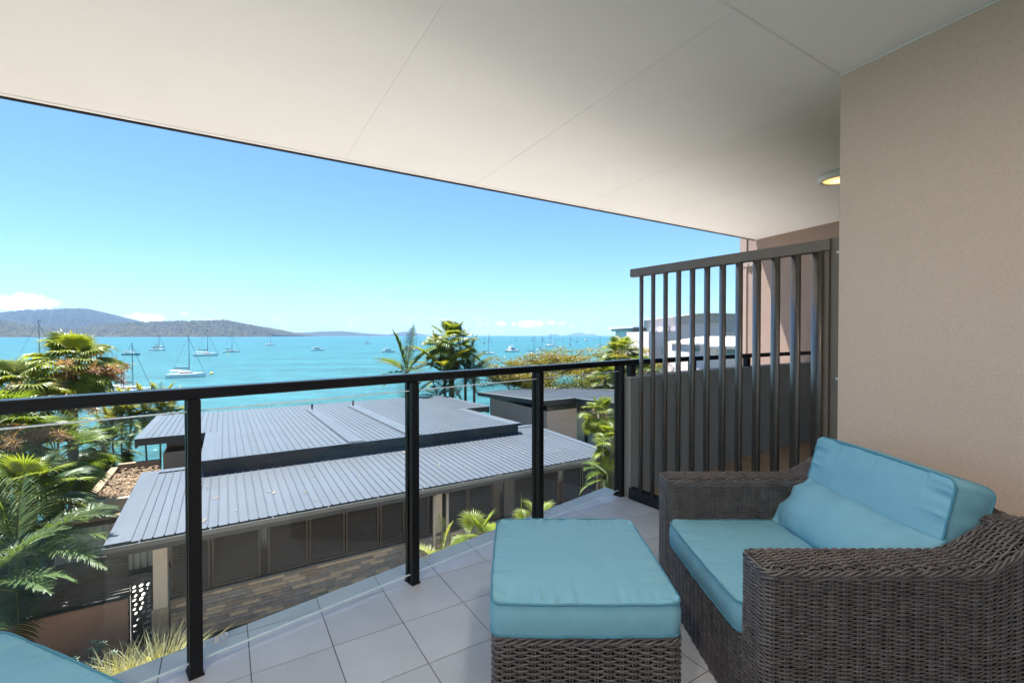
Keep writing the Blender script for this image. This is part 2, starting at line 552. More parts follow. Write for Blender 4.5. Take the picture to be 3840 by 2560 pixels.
# ------------------------------------------------------------------ balustrade
bal = thing('balustrade', 'black metal balustrade with clear glass panels along the edge of the grey tiles', 'railing', (*P1, 0), RAIL_ROT)
rail_top = 1.083
XR = 3 * STEP + .165
obj('handrail', MB().bev(-2.9, XR, -.034, .034, rail_top - .042, rail_top, .004), Mt['rail'], bal)
pm = MB()
pm.bev(-.021, .021, -.036, -.013, .002, rail_top - .043, .002)
pm.bev(-.021, .021, .011, .036, .002, rail_top - .043, .002)
pm.box(-.014, .014, -.0135, .0115, .003, rail_top - .044)
pm.bev(-.025, .025, -.040, .040, -.001, .006, .001)
post_me = pm.mesh('post'); fix_normals(post_me)
for k in (-2, -1, 0, 1, 2, 3):
    link('post', post_me, Mt['black'], bal, loc=(k * STEP, 0, 0))
for k in (-2, -1, 0, 1, 2):
    x0, x1 = k * STEP + .013, (k + 1) * STEP - .013
    gl = obj('glass_panel', MB().box(x0, x1, -.004, .004, .045, .992), Mt['glass'], bal)
    obj('polished_edge', MB().box(x0, x1, -.0045, .0045, .9922, .9965), Mt['glass_edge'], gl)
    obj('polished_edge', MB().box(x0, x1, -.0045, .0045, .0405, .0448), Mt['glass_edge'], gl)
    ck = MB()                                     # small etched safety mark low in the corner
    cx = x0 + .05
    yy = -.0052
    ck.add([(cx, yy, .085), (cx + .016, yy, .085), (cx + .016, yy, .112), (cx, yy, .112)], [(0, 1, 2, 3)])
    ringo = [(cx + .034 + .012 * math.cos(a), yy, .102 + .012 * math.sin(a)) for a in np.linspace(0, 2 * np.pi, 17)]
    ringi = [(cx + .034 + .0075 * math.cos(a), yy, .102 + .0075 * math.sin(a)) for a in np.linspace(0, 2 * np.pi, 17)]
    ck.strip(ringo, ringi)
    for q in range(3):
        ck.add([(cx + .022, yy, .078 - q * .007), (cx + .044 - q * .004, yy, .078 - q * .007), (cx + .044 - q * .004, yy, .081 - q * .007), (cx + .022, yy, .081 - q * .007)], [(0, 1, 2, 3)])
    obj('etched_mark', ck, Mt['etch'], gl, recalc=False)

# ------------------------------------------------------------------ privacy screen
scr = thing('privacy_screen', 'bronze metal privacy screen of upright rounded slats between the two balconies', 'screen', (*SCR_A, 0), SCR_ROT)
ztop = 1.795
obj('top_rail', MB().bev(0, SCR_L - .0, -.022, .03, ztop - .062, ztop, .003), Mt['bronze'], scr)
obj('bottom_rail', MB().bev(.0, SCR_L - .05, -.03, .03, .0, .085, .003), Mt['black'], scr)
obj('frame_post', MB().bev(SCR_L - .038, SCR_L - .004, -.02, .028, .086, ztop - .063, .003), Mt['bronze'], scr)
obj('wall_flange', MB().bev(SCR_L - .003, SCR_L + .075, -.004, .002, .09, ztop + .005, .001), Mt['bronze'], scr)
for zz in (.45, 1.05, 1.72):
    o = obj('screw', MB().tube([(SCR_L + .032, -.0045, zz), (SCR_L + .032, -.009, zz)], .007, 8), Mt['screw'], scr)
# one slat : an aerofoil blade turned across the screen
blade_dir = np.array([math.sin(R(11)), math.cos(R(11))])      # world direction of its long axis
loc_dir = np.array([blade_dir @ SCR_D, blade_dir @ SCR_N])
perp = np.array([-loc_dir[1], loc_dir[0]])
prof = []
for a in np.linspace(0, 2 * np.pi, 28, endpoint=False):
    ca, sa = math.cos(a), math.sin(a)
    s = .054 * np.sign(ca) * abs(ca) ** .75; t = .0145 * np.sign(sa) * abs(sa) ** .75
    prof.append(tuple(loc_dir * s + perp * t))
sl = MB().prism(prof, .0855, ztop - .0635)
slat_me = sl.mesh('slat'); fix_normals(slat_me)
for p in slat_me.polygons: p.use_smooth = len(p.vertices) == 4
for k in range(12):
    link('slat', slat_me, Mt['slat'], scr, loc=(.097 + .1109 * k, 0, 0))

# ------------------------------------------------------------------ neighbour's balcony
par_in = [np.array(p) for p in ((.932, 3.625), (1.40, 4.03), (1.9, 4.43), (2.55, 4.92), (3.22, 5.38), (3.55, 5.59), (3.86, 5.80))]
par_out = []
for i, p in enumerate(par_in):
    d = par_in[min(i + 1, len(par_in) - 1)] - par_in[max(i - 1, 0)]; d /= np.linalg.norm(d)
    par_out.append(p + np.array([-d[1], d[0]]) * .135)
par_out[0] = np.array([.860, 3.735])
par = thing('parapet_wall', 'low grey rendered curved parapet behind the slatted screen, black rail on top', 'parapet', (*par_in[0], 0))
poly = [tuple(p) for p in par_in] + [tuple(p) for p in par_out[::-1]]
obj('wall', MB((*par_in[0], 0)).prism(poly, -.3, .945), Mt['parapet'], par)
mid = [(a + c) / 2 for a, c in zip(par_in, par_out)]
mid[0] = P1 + EDGE_DIR * (XR + .004)
rl = MB((*par_in[0], 0))
for i in range(len(mid) - 1):
    d = mid[i + 1] - mid[i]; n = np.array([-d[1], d[0]]) / np.linalg.norm(d) * .03
    rl.prism([tuple(mid[i] - n), tuple(mid[i + 1] - n), tuple(mid[i + 1] + n), tuple(mid[i] + n)], rail_top - .042, rail_top - .0005)
obj('handrail', rl, Mt['rail'], par)
for (fx, fy) in ((2355, 1415), (2595, 1385), (2800, 1370)):
    r = ray(fx, fy); k = r[0] / r[1]
    best = min(((abs((mid[i] + (mid[i + 1] - mid[i]) * t)[0] - k * (mid[i] + (mid[i + 1] - mid[i]) * t)[1]), i, t) for i in range(len(mid) - 1) for t in np.linspace(0, 1, 60)))
    c = mid[best[1]] + (mid[best[1] + 1] - mid[best[1]]) * best[2]
    dd = mid[best[1] + 1] - mid[best[1]]
    o = obj('post', MB().bev(-.034, .034, -.025, .025, .946, rail_top - .043, .003), Mt['black'], par, loc=(c[0] - par_in[0][0], c[1] - par_in[0][1], 0), rot=(0, 0, math.atan2(dd[1], dd[0])))

nf = clip([(-2, 2.2), (7, 2.2), (7, 9), (-2, 9)], SCR_A + SCR_N * .021, -SCR_N)
nf = clip(nf, edge_p + np.array([.15, -.1]), EDGE_N)
struct('neighbour_floor', MB().prism(nf, -.22, -.001), Mt['neigh_floor'])

# brown wall of the neighbouring bay
NA, NB = np.array(at_z(2853.6, 895, CEIL)[:2]), np.array(at_z(3149.5, 828, CEIL)[:2])
nd = (NB - NA) / np.linalg.norm(NB - NA); nn = np.array([-nd[1], nd[0]])      # away from us
if nn @ np.array([1.0, 0]) < 0: nn = -nn
k = ray(2802, 1000); k = k[0] / k[1]
tt = (k * NA[1] - NA[0]) / (nd[0] - k * nd[1]); NE = NA + nd * tt            # end of the rendered part
k = ray(2777, 1000); k = k[0] / k[1]
tt = (k * NA[1] - NA[0]) / (nd[0] - k * nd[1]); NE2 = NA + nd * tt
nb = thing('neighbour_wall', 'tall brown rendered wall of the next bay rising past the end of the soffit', 'wall', (*NE, 0))
mb = MB((*NE, 0)).prism([tuple(NE), tuple(NA + nd * 4.2), tuple(NA + nd * 4.2 + nn * .3), tuple(NE + nn * .3)], -7, 7.5)
obj('render', mb, Mt['neighbour'], nb)
mb = MB((*NE, 0)).prism([tuple(NE2 - nn * .012), tuple(NE - nd * .002 - nn * .012), tuple(NE - nd * .002 + nn * .30), tuple(NE2 + nn * .30)], -7, 7.5)
obj('corner_trim', mb, Mt['neigh_trim'], nb)
mb = MB((*NE, 0)).prism([tuple(NE2 - nn * .016), tuple(NE + nd * .22 - nn * .016), tuple(NE + nd * .22 - nn * .013), tuple(NE2 - nn * .013)], 2.28, 2.36)
obj('fixing_bracket', mb, Mt['neigh_trim'], nb)
for q in (.03, .17):
    p = NE + nd * q
    obj('bolt', MB((*NE, 0)).tube([(*(p - nn * .0165), 2.32), (*(p - nn * .024), 2.32)], .012, 8), Mt['screw'], nb)


# ------------------------------------------------------------------ ceiling lamps (round bulkheads; two are added as fill)
def ceiling_lamp(x, y, label, strength, c1=(1, .86, .5), c2=(.95, .55, .18)):
    t = thing('ceiling_lamp', label, 'lamp', (x, y, CEIL), 0, 'round bulkhead lamps on the soffit')
    rr = np.array([[.130, -.000], [.158, -.004], [.160, -.042], [.150, -.056], [.128, -.058], [.122, -.050]])
    G = [[(r * math.cos(a), r * math.sin(a), z - .0005) for r, z in rr] for a in np.linspace(0, 2 * np.pi, 49)[:-1]]
    obj('ring', MB().grid(G, True), Mt['white'], t, smooth=True)
    G = [[(r * math.cos(a), r * math.sin(a), -.047 - .018 * (1 - (r / .122) ** 2)) for r in np.linspace(.002, .1215, 8)] for a in np.linspace(0, 2 * np.pi, 41)[:-1]]
    obj('diffuser', MB().grid(G, True), emit_mat('lamp_glow', c1, c2, strength, .1215), t, smooth=True)
    for a in (-2.6, -.5, 1.6):
        obj('screw', MB().tube([(.142 * math.cos(a), .142 * math.sin(a), -.0575), (.142 * math.cos(a), .142 * math.sin(a), -.061)], .004, 6), Mt['black'], t)
    return t


ceiling_lamp(2.775, 3.93, 'lit round ceiling lamp beyond the wall corner, over the next balcony', .5)
ceiling_lamp(.50, 1.2, 'added unseen fill lamp overhead, over the seats in front of the apartment', FILL_LAMP, (1, .93, .82), (1, .88, .74))  # added out of view to brighten wall, seats and ceiling
ceiling_lamp(-.9, -.9, 'added unseen fill lamp behind the viewpoint, beside the apartment wall', FILL_LAMP * 3.2, (1, .93, .82), (1, .88, .74))  # second added lamp, unseen, lifts the dim near ceiling
# ================================================================== wicker furniture and cushions
Mt['wicker'] = mat('grey_brown_wicker', (.130, .117, .119), .42, var=.35, scale=22, spec=.4, bump=.0004, bscale=400)
Mt['wicker_shade'] = mat('wicker_shadow_liner', (.03, .027, .026), .9, var=.1)  # added dark liner stands in for the unlit inside of the weave
Mt['teal'] = mat('teal_canvas', (.205, .445, .575), .85, var=.035, scale=14, bump=.0004, bscale=900, spec=.25)
Mt['teal_pipe'] = mat('teal_piping', (.075, .26, .37), .8, var=.05, scale=40)


def tubes_np(P, Nn, T, r, sides=5):
    """P, Nn, T: (rows, n, 3) -> one vertex block and quads for all rows"""
    m, n = P.shape[:2]
    a = np.linspace(0, 2 * np.pi, sides, endpoint=False)
    V = P[:, :, None] + r * (np.cos(a)[None, None, :, None] * Nn[:, :, None] + np.sin(a)[None, None, :, None] * T[:, :, None])
    i, j, k = np.meshgrid(np.arange(m), np.arange(n - 1), np.arange(sides), indexing='ij')
    k2 = (k + 1) % sides
    base = (i * n + j) * sides; nxt = (i * n + j + 1) * sides
    q = np.stack([base + k, base + k2, nxt + k2, nxt + k], -1).reshape(-1, 4)
    return V.reshape(-1, 3), q


class NPMesh:
    def __init__(s, o): s.V = []; s.Q = []; s.n = 0; s.o = np.array(o, float)
    def add(s, V, Q): s.V.append(V - s.o); s.Q.append(Q + s.n); s.n += len(V)
    def mesh(s, name):
        V = np.concatenate(s.V); Q = np.concatenate(s.Q)
        me = bpy.data.meshes.new(name)
        me.vertices.add(len(V)); me.vertices.foreach_set('co', V.ravel())
        me.loops.add(Q.size); me.loops.foreach_set('vertex_index', Q.ravel().astype(np.int32))
        me.polygons.add(len(Q)); me.polygons.foreach_set('loop_start', np.arange(0, Q.size, 4, dtype=np.int32))
        me.polygons.foreach_set('use_smooth', np.ones(len(Q), bool))
        me.update(calc_edges=True)
        return me


def weave(M, S, L, Ht, pitch=.0062, stake=.043, r=.0029, amp=.0042, per=4, closed=False, jitter=.0006, stakes=True):
    """S(s, t) -> (pos, normal, row-up) arrays; L along the strands, Ht across the rows"""
    rows = max(2, int(Ht / pitch)); ns = int(round(L / stake))
    if closed and ns % 2: ns += 1
    n = ns * per + 1
    s = np.linspace(0, L, n)
    ph = np.pi * np.arange(n) / per
    for par_ in (0, 1):
        idx = np.arange(par_, rows, 2)
        t = (idx + .5) * Ht / rows
        SS, TT = np.meshgrid(s, t)
        P, Nn, T = S(SS, TT)
        off = amp * np.cos(ph + np.pi * par_)[None] + RNG.normal(0, jitter, SS.shape)
        up = RNG.normal(0, jitter * .8, (len(idx), 1))
        P = P + Nn * off[..., None] + T * up[..., None]
        M.add(*tubes_np(P, Nn, T, r))
    if stakes:
        k = np.arange(ns + (0 if closed else 1))
        sk = k * L / ns
        tt = np.linspace(0, Ht, 10)
        for d in (-.0045, .0045):
            SS, TT = np.meshgrid(sk + d, tt, indexing='ij')
            P, Nn, T = S(SS, TT)
            X = np.cross(T, Nn)
            M.add(*tubes_np(P, Nn, X, .0036, 5))


def rope(M, pts, R0=.0075, r=.0042, strands=3, turns=14):
    pts = np.asarray(pts, float); n = len(pts)
    T = np.gradient(pts, axis=0); T /= np.linalg.norm(T, axis=1)[:, None]
    ref = np.array([.13, .21, 1.0]); B = np.cross(T, ref); B /= np.linalg.norm(B, axis=1)[:, None]; C = np.cross(B, T)
    ln = np.concatenate([[0], np.cumsum(np.linalg.norm(np.diff(pts, axis=0), axis=1))])
    for k in range(strands):
        a = 2 * np.pi * (ln * turns + k / strands)
        P = pts + R0 * (np.cos(a)[:, None] * B * .7 + np.sin(a)[:, None] * C)
        M.add(*tubes_np(P[None], B[None], C[None], r, 6))


def densify(pts, d=.006):
    pts = np.asarray(pts, float); out = []
    for a, b2 in zip(pts[:-1], pts[1:]):
        m = max(1, int(np.linalg.norm(b2 - a) / d))
        out += [a + (b2 - a) * i / m for i in range(m)]
    return np.array(out + [pts[-1]])


def rounded_rect(x0, x1, y0, y1, r, step=.004):
    pts = []
    for cx, cy, a0 in ((x1 - r, y0 + r, -90), (x1 - r, y1 - r, 0), (x0 + r, y1 - r, 90), (x0 + r, y0 + r, 180)):
        for a in np.linspace(a0, a0 + 90, 9): pts.append((cx + r * math.cos(R(a)), cy + r * math.sin(R(a))))
    pts.append(pts[0])
    pts = densify(pts, step)
    ln = np.concatenate([[0], np.cumsum(np.linalg.norm(np.diff(pts, axis=0), axis=1))])
    return pts, ln


def ring_surface(x0, x1, y0, y1, r, hfun, h0):
    pts, ln = rounded_rect(x0, x1, y0, y1, r)
    T = np.gradient(pts, axis=0); T /= np.linalg.norm(T, axis=1)[:, None]
    Nr = np.stack([T[:, 1], -T[:, 0]], 1)

    def S(s, t):
        s = np.mod(s, ln[-1])
        x = np.interp(s, ln, pts[:, 0]); y = np.interp(s, ln, pts[:, 1])
        nx = np.interp(s, ln, Nr[:, 0]); ny = np.interp(s, ln, Nr[:, 1])
        P = np.stack([x, y, t * hfun(x) / h0], -1)
        Nn = np.stack([nx, ny, 0 * nx], -1); Nn /= np.linalg.norm(Nn, axis=-1)[..., None]
        T = np.zeros_like(P); T[..., 2] = 1
        return P, Nn, T
    return S, ln[-1], pts


SX0, SX1 = .748, 1.66                              # front and back of the chair
YN0, YN1 = 1.357, 1.503                            # near arm
YF0, YF1 = 2.208, 2.352                            # far arm
AH = .572


def arm_h(x):
    q = np.clip((np.asarray(x) - 1.36) / .26, 0, 1)
    return AH + .105 * (q * q * (3 - 2 * q))


chair = thing('wicker_armchair', 'wide grey brown wicker armchair with teal cushions against the beige wall', 'armchair', (1.2, 1.85, 0))
co = (1.2, 1.85, 0)


def arm(y0, y1):
    M = NPMesh(co)
    S, L, pts = ring_surface(SX0, SX1, y0, y1, .032, arm_h, AH)
    weave(M, S, L, AH, closed=True)
    # woven top

    def ST(s, t):
        x = SX0 + .012 + s; y = y0 + .010 + t
        e = np.clip((y1 - y0 - .02) / 2 - np.abs(y - (y0 + y1) / 2), 0, .02) / .02
        z = arm_h(x) + .006 + .010 * np.sqrt(e) - .010 * np.clip(1 - s / .02, 0, 1)
        P = np.stack([x, y, z], -1)
        dz = (arm_h(x + .004) - arm_h(x - .004)) / .008
        Nn = np.stack([-dz, 0 * x, np.ones_like(x)], -1); Nn /= np.linalg.norm(Nn, axis=-1)[..., None]
        T = np.zeros_like(P); T[..., 1] = 1
        return P, Nn, T
    weave(M, ST, SX1 - SX0 - .02, y1 - y0 - .02, pitch=.0078, amp=.0052, r=.0035, stake=.036, per=5)
    ringp = np.array([(x, y, arm_h(x) + .001) for x, y in pts])
    rope(M, ringp + np.array([0, 0, .004]), .0058, .0036, 3, 11)
    rope(M, ringp + np.array([0, 0, -.010]), .0045, .0034, 2, 9)
    o = link('arm', M.mesh('arm'), Mt['wicker'], chair); 
    mb = MB(co)
    xs = np.linspace(SX0 + .014, SX1 - .014, 24)
    mb.add([(x, y, z) for x in xs for (y, z) in ((y0 + .014, .01), (y1 - .014, .01), (y1 - .014, float(arm_h(x)) - .002), (y0 + .014, float(arm_h(x)) - .002))],
           [(i * 4 + a, i * 4 + (a + 1) % 4, (i + 1) * 4 + (a + 1) % 4, (i + 1) * 4 + a) for i in range(23) for a in range(4)] + [(0, 1, 2, 3), (92, 93, 94, 95)])
    obj('shade_liner', mb, Mt['wicker_shade'], o)
    return o


arm(YN0, YN1)
arm(YF0, YF1)
# front apron
M = NPMesh(co)


def SF(s, t):
    P = np.stack([np.full_like(s, SX0 + .012), YN1 - .004 + s, t], -1)
    Nn = np.zeros_like(P); Nn[..., 0] = -1; T = np.zeros_like(P); T[..., 2] = 1
    return P, Nn, T


weave(M, SF, YF0 - YN1 + .008, .285)
rope(M, densify([(SX0 + .012, YN1 - .01, .288), (SX0 + .012, YF0 + .01, .288)]), .009, .0042, 3, 12)
rope(M, densify([(SX0 + .028, YN1 - .01, .291), (SX0 + .028, YF0 + .01, .291)]), .006, .004, 2, 14)
o = link('apron', M.mesh('apron'), Mt['wicker'], chair)
obj('shade_liner', MB(co).box(SX0 + .022, SX1 - .11, YN1 - .002, YF0 + .002, .01, .283), Mt['wicker_shade'], o)
# backrest
M = NPMesh(co)
BH = .672


def SB(s, t):
    P = np.stack([np.full_like(s, SX1 - .112), YN1 - .004 + s, .28 + t], -1)
    Nn = np.zeros_like(P); Nn[..., 0] = -1; T = np.zeros_like(P); T[..., 2] = 1
    return P, Nn, T


def SBo(s, t):
    P = np.stack([np.full_like(s, SX1), YN1 - .03 + s, t], -1)
    Nn = np.zeros_like(P); Nn[..., 0] = 1; T = np.zeros_like(P); T[..., 2] = 1
    return P, Nn, T


def SBt(s, t):
    y = YN1 - .03 + s; x = SX1 - .11 + t
    P = np.stack([x, y, np.full_like(x, BH + .008) + .006 * np.sin(np.pi * t / .11)], -1)
    Nn = np.zeros_like(P); Nn[..., 2] = 1; T = np.zeros_like(P); T[..., 0] = 1
    return P, Nn, T


LB = YF0 - YN1
weave(M, SB, LB + .008, BH - .28)
weave(M, SBo, LB + .06, BH, pitch=.009)
weave(M, SBt, LB + .06, .11, pitch=.0078, r=.0035, stake=.036, amp=.0052)
rope(M, densify([(SX1 - .112, YN1 - .03, BH), (SX1 - .112, YF0 + .03, BH)]), .0058, .0036, 3, 11)
rope(M, densify([(SX1 + .002, YN1 - .03, BH), (SX1 + .002, YF0 + .03, BH)]), .0058, .0036, 3, 11)
o = link('backrest', M.mesh('backrest'), Mt['wicker'], chair)
obj('shade_liner', MB(co).box(SX1 - .098, SX1 - .014, YN1 - .002, YF0 + .002, .01, BH - .002), Mt['wicker_shade'], o)

# ottoman
OX0, OX1, OY0, OY1 = -.060, .545, 1.475, 2.150
OH = .312
ott = thing('wicker_ottoman', 'square grey brown wicker footstool in front of the armchair', 'ottoman', ((OX0 + OX1) / 2, (OY0 + OY1) / 2, 0))
oo = ((OX0 + OX1) / 2, (OY0 + OY1) / 2, 0)
M = NPMesh(oo)
S, L, pts = ring_surface(OX0, OX1, OY0, OY1, .03, lambda x: OH + 0 * x, OH)
weave(M, S, L, OH - .024, pitch=.0098, r=.0042, amp=.0058, stake=.041, closed=True, per=5)
rope(M, np.array([(x, y, OH - .016) for x, y in pts]), .0075, .0046, 3, 9)
rope(M, np.array([(x, y, OH - .002) for x, y in pts]), .0042, .0040, 2, 12)
o = link('woven_body', M.mesh('woven_body'), Mt['wicker'], ott)
obj('shade_liner', MB(oo).box(OX0 + .016, OX1 - .016, OY0 + .016, OY1 - .016, .01, OH - .004), Mt['wicker_shade'], o)


# ------------------------------------------------------------------ boxed cushions
def smooth_noise(n, k, seed):
    g = np.random.default_rng(seed).normal(0, 1, k)
    return np.interp(np.linspace(0, k - 1, n), np.arange(k), g)


def cushion(name, label, lx, ly, lz, bulge, seed, matrix, wr=.0050, cat='cushion', group=None):
    n = 72
    rng = np.random.default_rng(seed)
    a = np.linspace(-1, 1, n); A, B = np.meshgrid(a, a, indexing='ij')

    def outline(A, B, grow=0.0):
        # gently bowed sides, rounded corners
        k = .988 + .012 * (1 - B ** 2) - .035 * np.abs(B) ** 30; k2 = .988 + .012 * (1 - A ** 2) - .035 * np.abs(A) ** 30
        c = 0.0
        X = A * (lx / 2 + grow) * k; Y = B * (ly / 2 + grow) * k2
        return X * (1 - c), Y * (1 - c)
    X, Y = outline(A, B)
    puff = bulge * (1 - np.abs(A) ** 3.2) * (1 - np.abs(B) ** 3.2)
    # gathers along the seams: short pleats that die out away from the edge
    ex, ey = (1 - np.abs(A)) * lx / 2, (1 - np.abs(B)) * ly / 2
    f1 = smooth_noise(n, 40, seed + 1)[None, :] * 1.0 + smooth_noise(n, 17, seed + 2)[None, :] * .9
    f2 = smooth_noise(n, 40, seed + 3)[:, None] * 1.0 + smooth_noise(n, 17, seed + 4)[:, None] * .9
    pleat = wr * (f1 * np.exp(-ex / .05) * (1 - np.exp(-ex / .006)) + f2 * np.exp(-ey / .05) * (1 - np.exp(-ey / .006)))
    low = np.zeros_like(A)
    for q in range(5):
        kx, ky, ph = rng.normal(0, 3), rng.normal(0, 3), rng.uniform(0, 6)
        low += .0018 * np.sin(kx * A + ky * B + ph) * (1 - A ** 2) * (1 - B ** 2)
    Z = lz + puff + pleat + low
    mb = MB()
    mb.grid(np.stack([X, Y, Z], -1))
    # side band with its own slight belly, then the base
    per_i = [(i, 0) for i in range(n)] + [(n - 1, j) for j in range(1, n)] + [(i, n - 1) for i in range(n - 2, -1, -1)] + [(0, j) for j in range(n - 2, 0, -1)]
    Pa = np.array([A[i, j] for i, j in per_i]); Pb = np.array([B[i, j] for i, j in per_i])
    wob = smooth_noise(len(per_i), 90, seed + 9) * .0012
    rings = []
    for t in np.linspace(0, 1, 9):
        gx, gy = outline(Pa, Pb, 0.0)
        gr = .007 * math.sin(math.pi * t) + wob * math.sin(math.pi * t)
        l = np.sqrt(gx ** 2 + gy ** 2); gx = gx * (1 + gr / (l + 1e-6) * 1.2); gy = gy * (1 + gr / (l + 1e-6) * 1.2)
        rings.append(np.stack([gx, gy, np.full_like(gx, lz * (1 - t))], -1))
    G = np.stack(rings, 1)
    mb.grid(G, True)
    mb.add(rings[-1], [list(range(len(per_i)))])
    me = mb.mesh(name, True); fix_normals(me)
    o = link(name, me, Mt['teal'])
    o.matrix_world = matrix
    tag(o, label, cat, group)
    gx, gy = outline(Pa, Pb, .001)
    for zz in (lz + .0005, .002):
        loop = np.stack([gx, gy, np.full_like(gx, zz) + wob * .8], -1)
        loop = np.concatenate([loop, loop[:2]])
        p = obj('piping', MB().tube(loop, .0042, 6, cap=False), Mt['teal_pipe'], o, smooth=True)
    return o


cushion('ottoman_cushion', 'thick teal box cushion lying on the square wicker footstool', OX1 - OX0 + .018, OY1 - OY0 + .012, .104, .012, 11,
        Matrix.Translation(((OX0 + OX1) / 2 - .002, (OY0 + OY1) / 2, OH + .002)))
cushion('seat_cushion', 'flat teal seat cushion filling the wicker armchair', .80, YF0 - YN1 - .006, .098, .010, 23,
        Matrix.Translation((SX0 - .006 + .40, (YN1 + YF0) / 2, .297)))
# back cushion: its broad face leans back and looks to the left
lean = R(15)
zax = Vector((-math.cos(lean), 0, math.sin(lean)))          # face normal
xax = Vector((math.sin(lean), 0, math.cos(lean)))           # up along the face
yax = zax.cross(xax)
Mx = Matrix((( xax.x, yax.x, zax.x, 0), (xax.y, yax.y, zax.y, 0), (xax.z, yax.z, zax.z, 0), (0, 0, 0, 1)))
lz_b, lx_b = .135, .415
top_front = Vector((1.478, (1.523 + 2.217) / 2, .800))
cen = top_front - xax * (lx_b / 2) - zax * lz_b
cushion('back_cushion', 'upright teal back cushion leaning against the beige wall side of the armchair', lx_b, .692, lz_b, .016, 37, Matrix.Translation(cen) @ Mx)


# lumbar pillow, knife edged
def pillow(label, L, Hh, Th, matrix, seed):
    n, m = 64, 40
    a = np.linspace(-1, 1, n); c = np.linspace(-1, 1, m)
    A, B = np.meshgrid(a, c, indexing='ij')
    prof = (np.clip(1 - np.abs(A) ** 4.0, 0, 1) ** .55) * (np.clip(1 - np.abs(B) ** 2.2, 0, 1) ** .62)
    ear = 1 - .085 * (1 - np.abs(A) ** 6) * (np.abs(B) ** 2)
    X = A * L / 2 * (1 - .05 * (1 - np.abs(B) ** 2) * 0); Y = B * Hh / 2 * ear
    rng = np.random.default_rng(seed); wv = np.zeros_like(A)
    f = smooth_noise(m, 14, seed)[None, :]; g = smooth_noise(n, 34, seed + 1)[:, None] + smooth_noise(n, 13, seed + 5)[:, None]
    wv = .010 * f * np.exp(-(1 - np.abs(A)) * 5) +   .0075 * g * np.exp(-(1 - np.abs(B)) * 3.2)
    for q in range(6): wv += .0016 * np.sin(rng.normal(0, 6) * A + rng.normal(0, 3) * B + rng.uniform(0, 6))
    edge = np.clip(prof * 3, 0, 1)
    mb = MB()
    mb.grid(np.stack([X, Y, Th / 2 * prof + wv * edge], -1)); mb.grid(np.stack([X, Y, -Th / 2 * prof], -1))
    me = mb.mesh('lumbar_pillow', True)
    import bmesh
    bm = bmesh.new(); bm.from_mesh(me); bmesh.ops.remove_doubles(bm, verts=bm.verts, dist=1e-5); bmesh.ops.recalc_face_normals(bm, faces=bm.faces); bm.to_mesh(me); bm.free()
    me.polygons.foreach_set('use_smooth', [True] * len(me.polygons))
    o = link('lumbar_pillow', me, Mt['teal']); o.matrix_world = matrix
    tag(o, label, 'pillow')
    per = [(X[i, 0], Y[i, 0], 0) for i in range(n)] + [(X[-1, j], Y[-1, j], 0) for j in range(1, m)] + [(X[i, -1], Y[i, -1], 0) for i in range(n - 2, -1, -1)] + [(X[0, j], Y[0, j], 0) for j in range(m - 2, -1, -1)]
    obj('piping', MB().tube(per, .0036, 6, cap=False), Mt['teal_pipe'], o, smooth=True)
    return o


ln2 = R(42)
zp = Vector((-math.cos(ln2), 0, math.sin(ln2))); yp = Vector((math.sin(ln2), 0, math.cos(ln2))); xp = yp.cross(zp)
Mp = Matrix(((xp.x, yp.x, zp.x, 0), (xp.y, yp.y, zp.y, 0), (xp.z, yp.z, zp.z, 0), (0, 0, 0, 1)))
pillow('long teal lumbar pillow tilted against the back cushion of the armchair', .70, .285, .145, Matrix.Translation((1.335, 1.862, .497)) @ Mp, 5)

# the second seat whose corner enters at lower left
ang = math.atan2(-.19, .48)
ed = Vector((math.cos(ang), math.sin(ang), 0)); inw = Vector((ed.y, -ed.x, 0))
c1 = Vector((-1.47, 1.335, 0))
cc = c1 + ed * .30 + inw * .31
fs = thing('wicker_ottoman', 'grey brown wicker seat mostly outside the frame at lower left, under a teal cushion', 'ottoman', (cc.x, cc.y, 0), ang)
M = NPMesh((0, 0, 0))
S, L, pts = ring_surface(-.31, .31, -.29, .29, .03, lambda x: OH + 0 * x, OH)
weave(M, S, L, OH - .01, pitch=.0098, r=.0042, amp=.0058, stake=.041, closed=True)
rope(M, np.array([(x, y, OH - .006) for x, y in pts]), .0075, .0046, 3, 9)
o = link('woven_body', M.mesh('woven_body'), Mt['wicker'], fs)
obj('shade_liner', MB().box(-.29, .29, -.27, .27, .01, OH - .004), Mt['wicker_shade'], o)
cushion('ottoman_cushion', 'teal cushion cut off by the lower left corner of the picture', .66, .62, .104, .014, 53,
        Matrix.Translation((cc.x, cc.y, OH + .002)) @ Matrix.Rotation(ang, 4, 'Z'))
# ================================================================== land, sea, hills, haze
Mt['driveway'] = mat('pale_concrete', (.575, .56, .535), .9, var=.08, scale=.6, bump=.004, bscale=30)
Mt['soil'] = mat('garden_soil', (.13, .085, .055), .95, var=.4, scale=2.5, bump=.03, bscale=8)
Mt['land'] = mat('foreshore', (.045, .055, .022), .95, var=.3, scale=.3, bump=.05, bscale=2)


